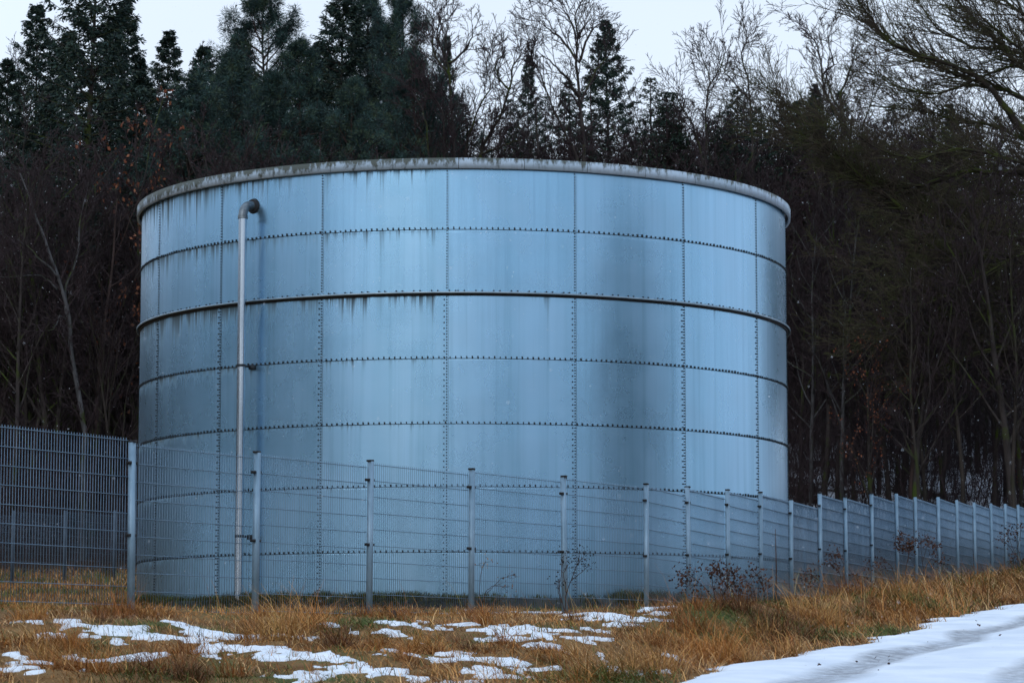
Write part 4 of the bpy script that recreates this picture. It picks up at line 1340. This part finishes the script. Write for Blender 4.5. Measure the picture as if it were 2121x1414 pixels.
def weed(label, stems, seed, headn=26, hs=.035, name='dry_weed', cat='weed', thick=.007, Yoff=None, cols=SEED, dense=1.):
    g = np.random.default_rng(seed)
    b0 = stems[0][0]
    gh = ground_hit(*b0) if Yoff is None else np.array([P(b0[0], b0[1], Yoff)[0], Yoff])
    Y = gh[1]
    org = np.array([gh[0], Y, float(H(gh[0], Y)) - .02])
    o = thing(name, label, cat, org)
    st, hd = MB(), ([], [])
    for k, sl in enumerate(stems):
        n = len(sl)
        yo = g.uniform(-.25, .25) if k else 0.
        w = np.array([P(a, b_, Y + yo * i / max(1, n - 1)) for i, (a, b_) in enumerate(sl)]) - org
        if k == 0: w[0] = 0, 0, 0
        m = n * 3
        ts = np.linspace(0, n - 1, m); c = np.stack([np.interp(ts, np.arange(n), w[:, j]) for j in range(3)], -1) + g.normal(0, .004, (m, 3))
        rad = np.linspace(thick if k == 0 else thick * .75, .0028, m)
        st.tubes(c[None], rad[None], 5)
        p0, d, L, r, _ = children(c[None], rad[None], np.array([.3]), int(4 * dense), .62, .6, .5, g)
        pl, rl = grow(p0, d, L, np.full(len(L), .003), np.full(len(L), .002), 4, .12, .05, g)
        st.tubes(pl, rl, 3)
        tips = np.concatenate([pl[:, 3:].reshape(-1, 3), c[-1:]])
        nn = int(headn * dense)
        V, q, cc = leaf_quads(tips, int(nn * 1.05), hs, cols, g, .5)
        hd[0].append(V); hd[1].append(cc)
    link('stems', st.mesh('weed_stems', M_stem), o)
    V = np.concatenate(hd[0])
    me = new_mesh('seed_heads', V, [np.arange(len(V)).reshape(-1, 4)], M_leaf); color_attr(me, np.concatenate(hd[1]))
    link('seed_heads', me, o)
    return o


z4 = lambda L: [(1400 + a / 5.2375, 1080 + b / 5.2375) for a, b in L]
weed('largest dried brown weed with forked stems, standing before the tank right of its middle', [
    z4([(480, 1190), (490, 1000), (515, 850), (500, 640), (470, 480)]), z4([(450, 900), (340, 740), (220, 630), (110, 540)]),
    z4([(515, 830), (540, 720), (570, 660)]), z4([(500, 800), (560, 720), (640, 640)]), z4([(510, 650), (540, 560), (590, 540)]), z4([(440, 880), (400, 700), (390, 580)]),
    z4([(250, 650), (180, 700)]), z4([(110, 540), (60, 620)]), z4([(480, 620), (440, 500)])], 201, 42, .045)
weed('arching dried weed with hanging seed heads, right of the largest weed', [
    z4([(990, 1040), (880, 910), (780, 780), (700, 780)]), z4([(930, 960), (880, 850), (840, 780)]), z4([(990, 1040), (960, 850), (940, 620)]), z4([(960, 750), (985, 700)]), z4([(920, 640), (865, 555)]),
    z4([(840, 690), (750, 640)])], 202, 36, .045, Yoff=37.5)
weed('dried weed with red brown heads before the second white post right of the tank', [
    z4([(1820, 920), (1810, 720), (1770, 540), (1710, 340)]), z4([(1800, 890), (1700, 760), (1560, 640), (1480, 580)]), z4([(1640, 800), (1540, 700), (1420, 640)]), z4([(1770, 540), (1660, 440)]),
    z4([(1810, 640), (1820, 460), (1770, 360)]), z4([(1480, 580), (1410, 570)])], 203, 42, .045, Yoff=44.)
z5 = lambda L: [(1750 + a / 5.655, 1020 + b / 5.655) for a, b in L]
weed('dense dried weed with leafy rust heads between two posts of the right fence run', [
    z5([(680, 1020), (720, 850), (760, 700), (750, 560)]), z5([(760, 700), (700, 600), (650, 530)]), z5([(700, 950), (740, 760), (770, 620)]), z5([(760, 700), (660, 640)])], 204, 70, .055, Yoff=54.)
weed('dried weed with the tallest rust heads right beside the dense weed', [
    z5([(930, 980), (910, 800), (890, 650), (900, 540)]), z5([(910, 800), (960, 640), (970, 560)]), z5([(930, 900), (1030, 740), (1050, 640)]), z5([(1020, 780), (1090, 810)])], 205, 60, .05, Yoff=54.5)
weed('small dried weed drooping to the left before the right fence run', [
    z5([(620, 990), (560, 880), (490, 810), (420, 790)]), z5([(560, 880), (450, 880)]), z5([(420, 960), (360, 890), (300, 850)])], 206, 34, .045, Yoff=50.)
weed('dried weed with dark heads at the right picture edge', [
    z5([(2120, 860), (2010, 740), (1900, 600), (1840, 520)]), z5([(2060, 800), (2020, 640), (1990, 470)]), z5([(2000, 720), (1930, 560), (1900, 440)]), z5([(2020, 640), (2060, 480), (2050, 390)]), z5([(1980, 880), (1970, 770)])], 207, 44, .05, Yoff=60.)
weed('small dark weed low by the road bank left of the dense weed', [
    z5([(240, 1130), (190, 1070), (130, 1020)]), z5([(210, 1090), (230, 1030)])], 208, 30, .045, Yoff=49.)
zz5 = lambda L: [(700 + a / 2.751, 900 + b / 2.751) for a, b in L]
DARKH = np.array([[.02, .022, .022], [.03, .03, .032], [.018, .02, .024]])
weed('dark leafless shrub climbing at the fence post left of the largest weed', [
    zz5([(1290, 1010), (1300, 900), (1340, 800), (1370, 720), (1380, 670)]), zz5([(1290, 1000), (1262, 880), (1275, 760), (1290, 690)]), zz5([(1330, 830), (1390, 780), (1430, 740)]),
    zz5([(1300, 900), (1285, 800), (1310, 740)]), zz5([(1360, 740), (1400, 700)]), zz5([(1280, 960), (1255, 900), (1258, 830)])], 209, 30, .04, 'leafless_shrub', 'shrub', .008, 43.0, DARKH)
weed('thin pale weed with drooping seed sprays before the middle of the tank', [
    zz5([(800, 1010), (840, 900), (880, 855), (970, 870)]), zz5([(800, 1000), (810, 800), (840, 720)]), zz5([(850, 900), (930, 820), (1010, 790)])], 210, 22, .03, Yoff=40., cols=GOLD * .6, thick=.005)
# the stick
gh = ground_hit(1606, 1284); Y = gh[1]
org = np.array([gh[0], Y, float(H(gh[0], Y)) - .05])
pts = np.array([P(a, b_, Y) for a, b_ in ((1606, 1284), (1607, 1240), (1608, 1180), (1606, 1095))]) - org
pts[0] = 0, 0, 0
b = MB(); b.tubes(pts[None], np.array([[.013, .011, .009, .004]]), 6)
tag(link('thin_stake', b.mesh('thin_stake', M_stem), None, org), 'single thin upright brown stake in the grass before the right edge of the tank', 'stake')
# short dark stump by the fence
gh = ground_hit(817, 1285); Y = gh[1]
b = MB(); zg = float(H(gh[0], Y))
b.tubes(np.array([[[.02, 0, -.1], [.0, 0, .03], [-.02, .0, .11]]]), np.array([[.035, .032, .024]]), 8, True)
tag(link('wooden_stub', b.mesh('wooden_stub', M_bark), None, (gh[0], Y, zg)), 'short dark wooden stub in the grass before the fence', 'stub')

lp = [(1860, 1312), (1995, 1315), (2030, 1310), (2060, 1345), (1885, 1373), (1808, 1404), (1795, 1391), (1830, 1385), (1700, 1390), (1985, 1262), (2080, 1352), (1925, 1340)]
pts = []
for (a, bq) in lp:
    gh = ground_hit(a, bq); zt_ = float(Hb(gh[0], gh[1])) + .065
    pts.append(np.concatenate([np.array([gh[0], gh[1], zt_])[None] + g.normal(0, .05, (5, 3)) * np.array([1, 1.5, .1])]))
V, q, cc = leaf_quads(np.concatenate(pts), 46, .035, SEED, g, 0.)
V[:, 2] = np.maximum(V[:, 2], np.asarray(Hb(V[:, 0], V[:, 1])) + .05)
me = new_mesh('leaf_litter', V, [q], M_leaf); color_attr(me, cc)
tag(link('leaf_litter', me), 'few brown leaf scraps lying on the snowy track', 'leaves', kind='stuff')

# ================================================================== falling snow
n = 4200
Y = g.uniform(10, 84, n) ** 1.0
px = g.uniform(-20, 2140, n); py = g.uniform(-20, 1300, n)
a, bq = (px - CX) / F, (CY - py) / F
c = np.stack([a * Y, Y, EYE + (sT + bq * cT) / (cT - bq * sT) * Y], -1)
ok = c[:, 2] > H(c[:, 0], Y) + .2
ok &= np.hypot(c[:, 0] - TCX, Y - TCY) > TR + .6
c = c[ok]; n = len(c)
s = (.0011 + .0032 * g.random(n) ** 3) * np.interp(c[:, 1], [14, 84], [.7, 1.5])
o6 = np.array([[1, 0, 0], [-1, 0, 0], [0, 1, 0], [0, -1, 0], [0, 0, 1.3], [0, 0, -1.3]], float)
V = (c[:, None] + o6[None] * s[:, None, None]).reshape(-1, 3)
f8 = np.array([[0, 2, 4], [2, 1, 4], [1, 3, 4], [3, 0, 4], [2, 0, 5], [1, 2, 5], [3, 1, 5], [0, 3, 5]])
T = ((np.arange(n) * 6)[:, None, None] + f8[None]).reshape(-1, 3)
tag(link('falling_snow', new_mesh('falling_snow', V, [T], M_snow)), 'small white snowflakes drifting through the air', 'snow', kind='stuff')

# ================================================================== sky, light, camera
w = bpy.data.worlds.new('World'); scene.world = w; w.use_nodes = True
nt = w.node_tree; bg = nt.nodes['Background']; bg.inputs[1].default_value = .1
sky = nt.nodes.new('ShaderNodeTexSky'); sky.sky_type = 'NISHITA'; sky.sun_disc = False
sky.sun_elevation = R_(32); sky.sun_rotation = R_(200); sky.air_density = 1.; sky.dust_density = 3.
tcn = nt.nodes.new('ShaderNodeTexCoord'); sp_ = nt.nodes.new('ShaderNodeSeparateXYZ'); nt.links.new(tcn.outputs['Generated'], sp_.inputs[0])
mr = nt.nodes.new('ShaderNodeMapRange'); nt.links.new(sp_.outputs[2], mr.inputs[0]); mr.inputs[1].default_value = 0.; mr.inputs[2].default_value = 1.
mixg = nt.nodes.new('ShaderNodeMix'); mixg.data_type = 'RGBA'; nt.links.new(mr.outputs[0], mixg.inputs[0])
mixg.inputs[6].default_value = (9.3, 10.3, 11.8, 1); mixg.inputs[7].default_value = (8.6, 11.0, 14.2, 1)
cn = nt.nodes.new('ShaderNodeTexNoise'); cn.inputs['Scale'].default_value = 2.5; nt.links.new(tcn.outputs['Generated'], cn.inputs['Vector'])
mr2 = nt.nodes.new('ShaderNodeMapRange'); nt.links.new(cn.outputs[0], mr2.inputs[0]); mr2.inputs[1].default_value = .3; mr2.inputs[2].default_value = .7; mr2.inputs[3].default_value = .92; mr2.inputs[4].default_value = 1.06
mul = nt.nodes.new('ShaderNodeMix'); mul.data_type = 'RGBA'; mul.blend_type = 'MULTIPLY'; mul.inputs[0].default_value = 1.
nt.links.new(mixg.outputs[2], mul.inputs[6]); nt.links.new(mr2.outputs[0], mul.inputs[7])
mx = nt.nodes.new('ShaderNodeMix'); mx.data_type = 'RGBA'; mx.inputs[0].default_value = .88
nt.links.new(sky.outputs[0], mx.inputs[6]); nt.links.new(mul.outputs[2], mx.inputs[7]); nt.links.new(mx.outputs[2], bg.inputs[0])

sun = bpy.data.lights.new('sun', 'SUN'); sun.energy = .6; sun.angle = R_(25); sun.color = (1., .97, .93)
so = bpy.data.objects.new('sun', sun); C.objects.link(so)
so.rotation_euler = (R_(58), 0, R_(-20))

cam = bpy.data.cameras.new('camera'); co = bpy.data.objects.new('camera', cam); C.objects.link(co)
cam.sensor_width = 36.; cam.lens = F / 2121. * 36.; cam.clip_end = 2000.; cam.clip_start = .1
co.location = (0, 0, EYE); co.rotation_euler = (math.pi / 2 + TH, 0, 0)
cam.dof.use_dof = True; cam.dof.focus_distance = 42.; cam.dof.aperture_fstop = 5.6
scene.camera = co
scene.view_settings.view_transform = 'Standard'; scene.view_settings.look = 'None'
scene.view_settings.exposure = 0.; scene.view_settings.gamma = 1.; scene.view_settings.use_curve_mapping = False
scene.cycles.use_denoising = True
scene.cycles.max_bounces = 6; scene.cycles.diffuse_bounces = 3; scene.cycles.glossy_bounces = 3
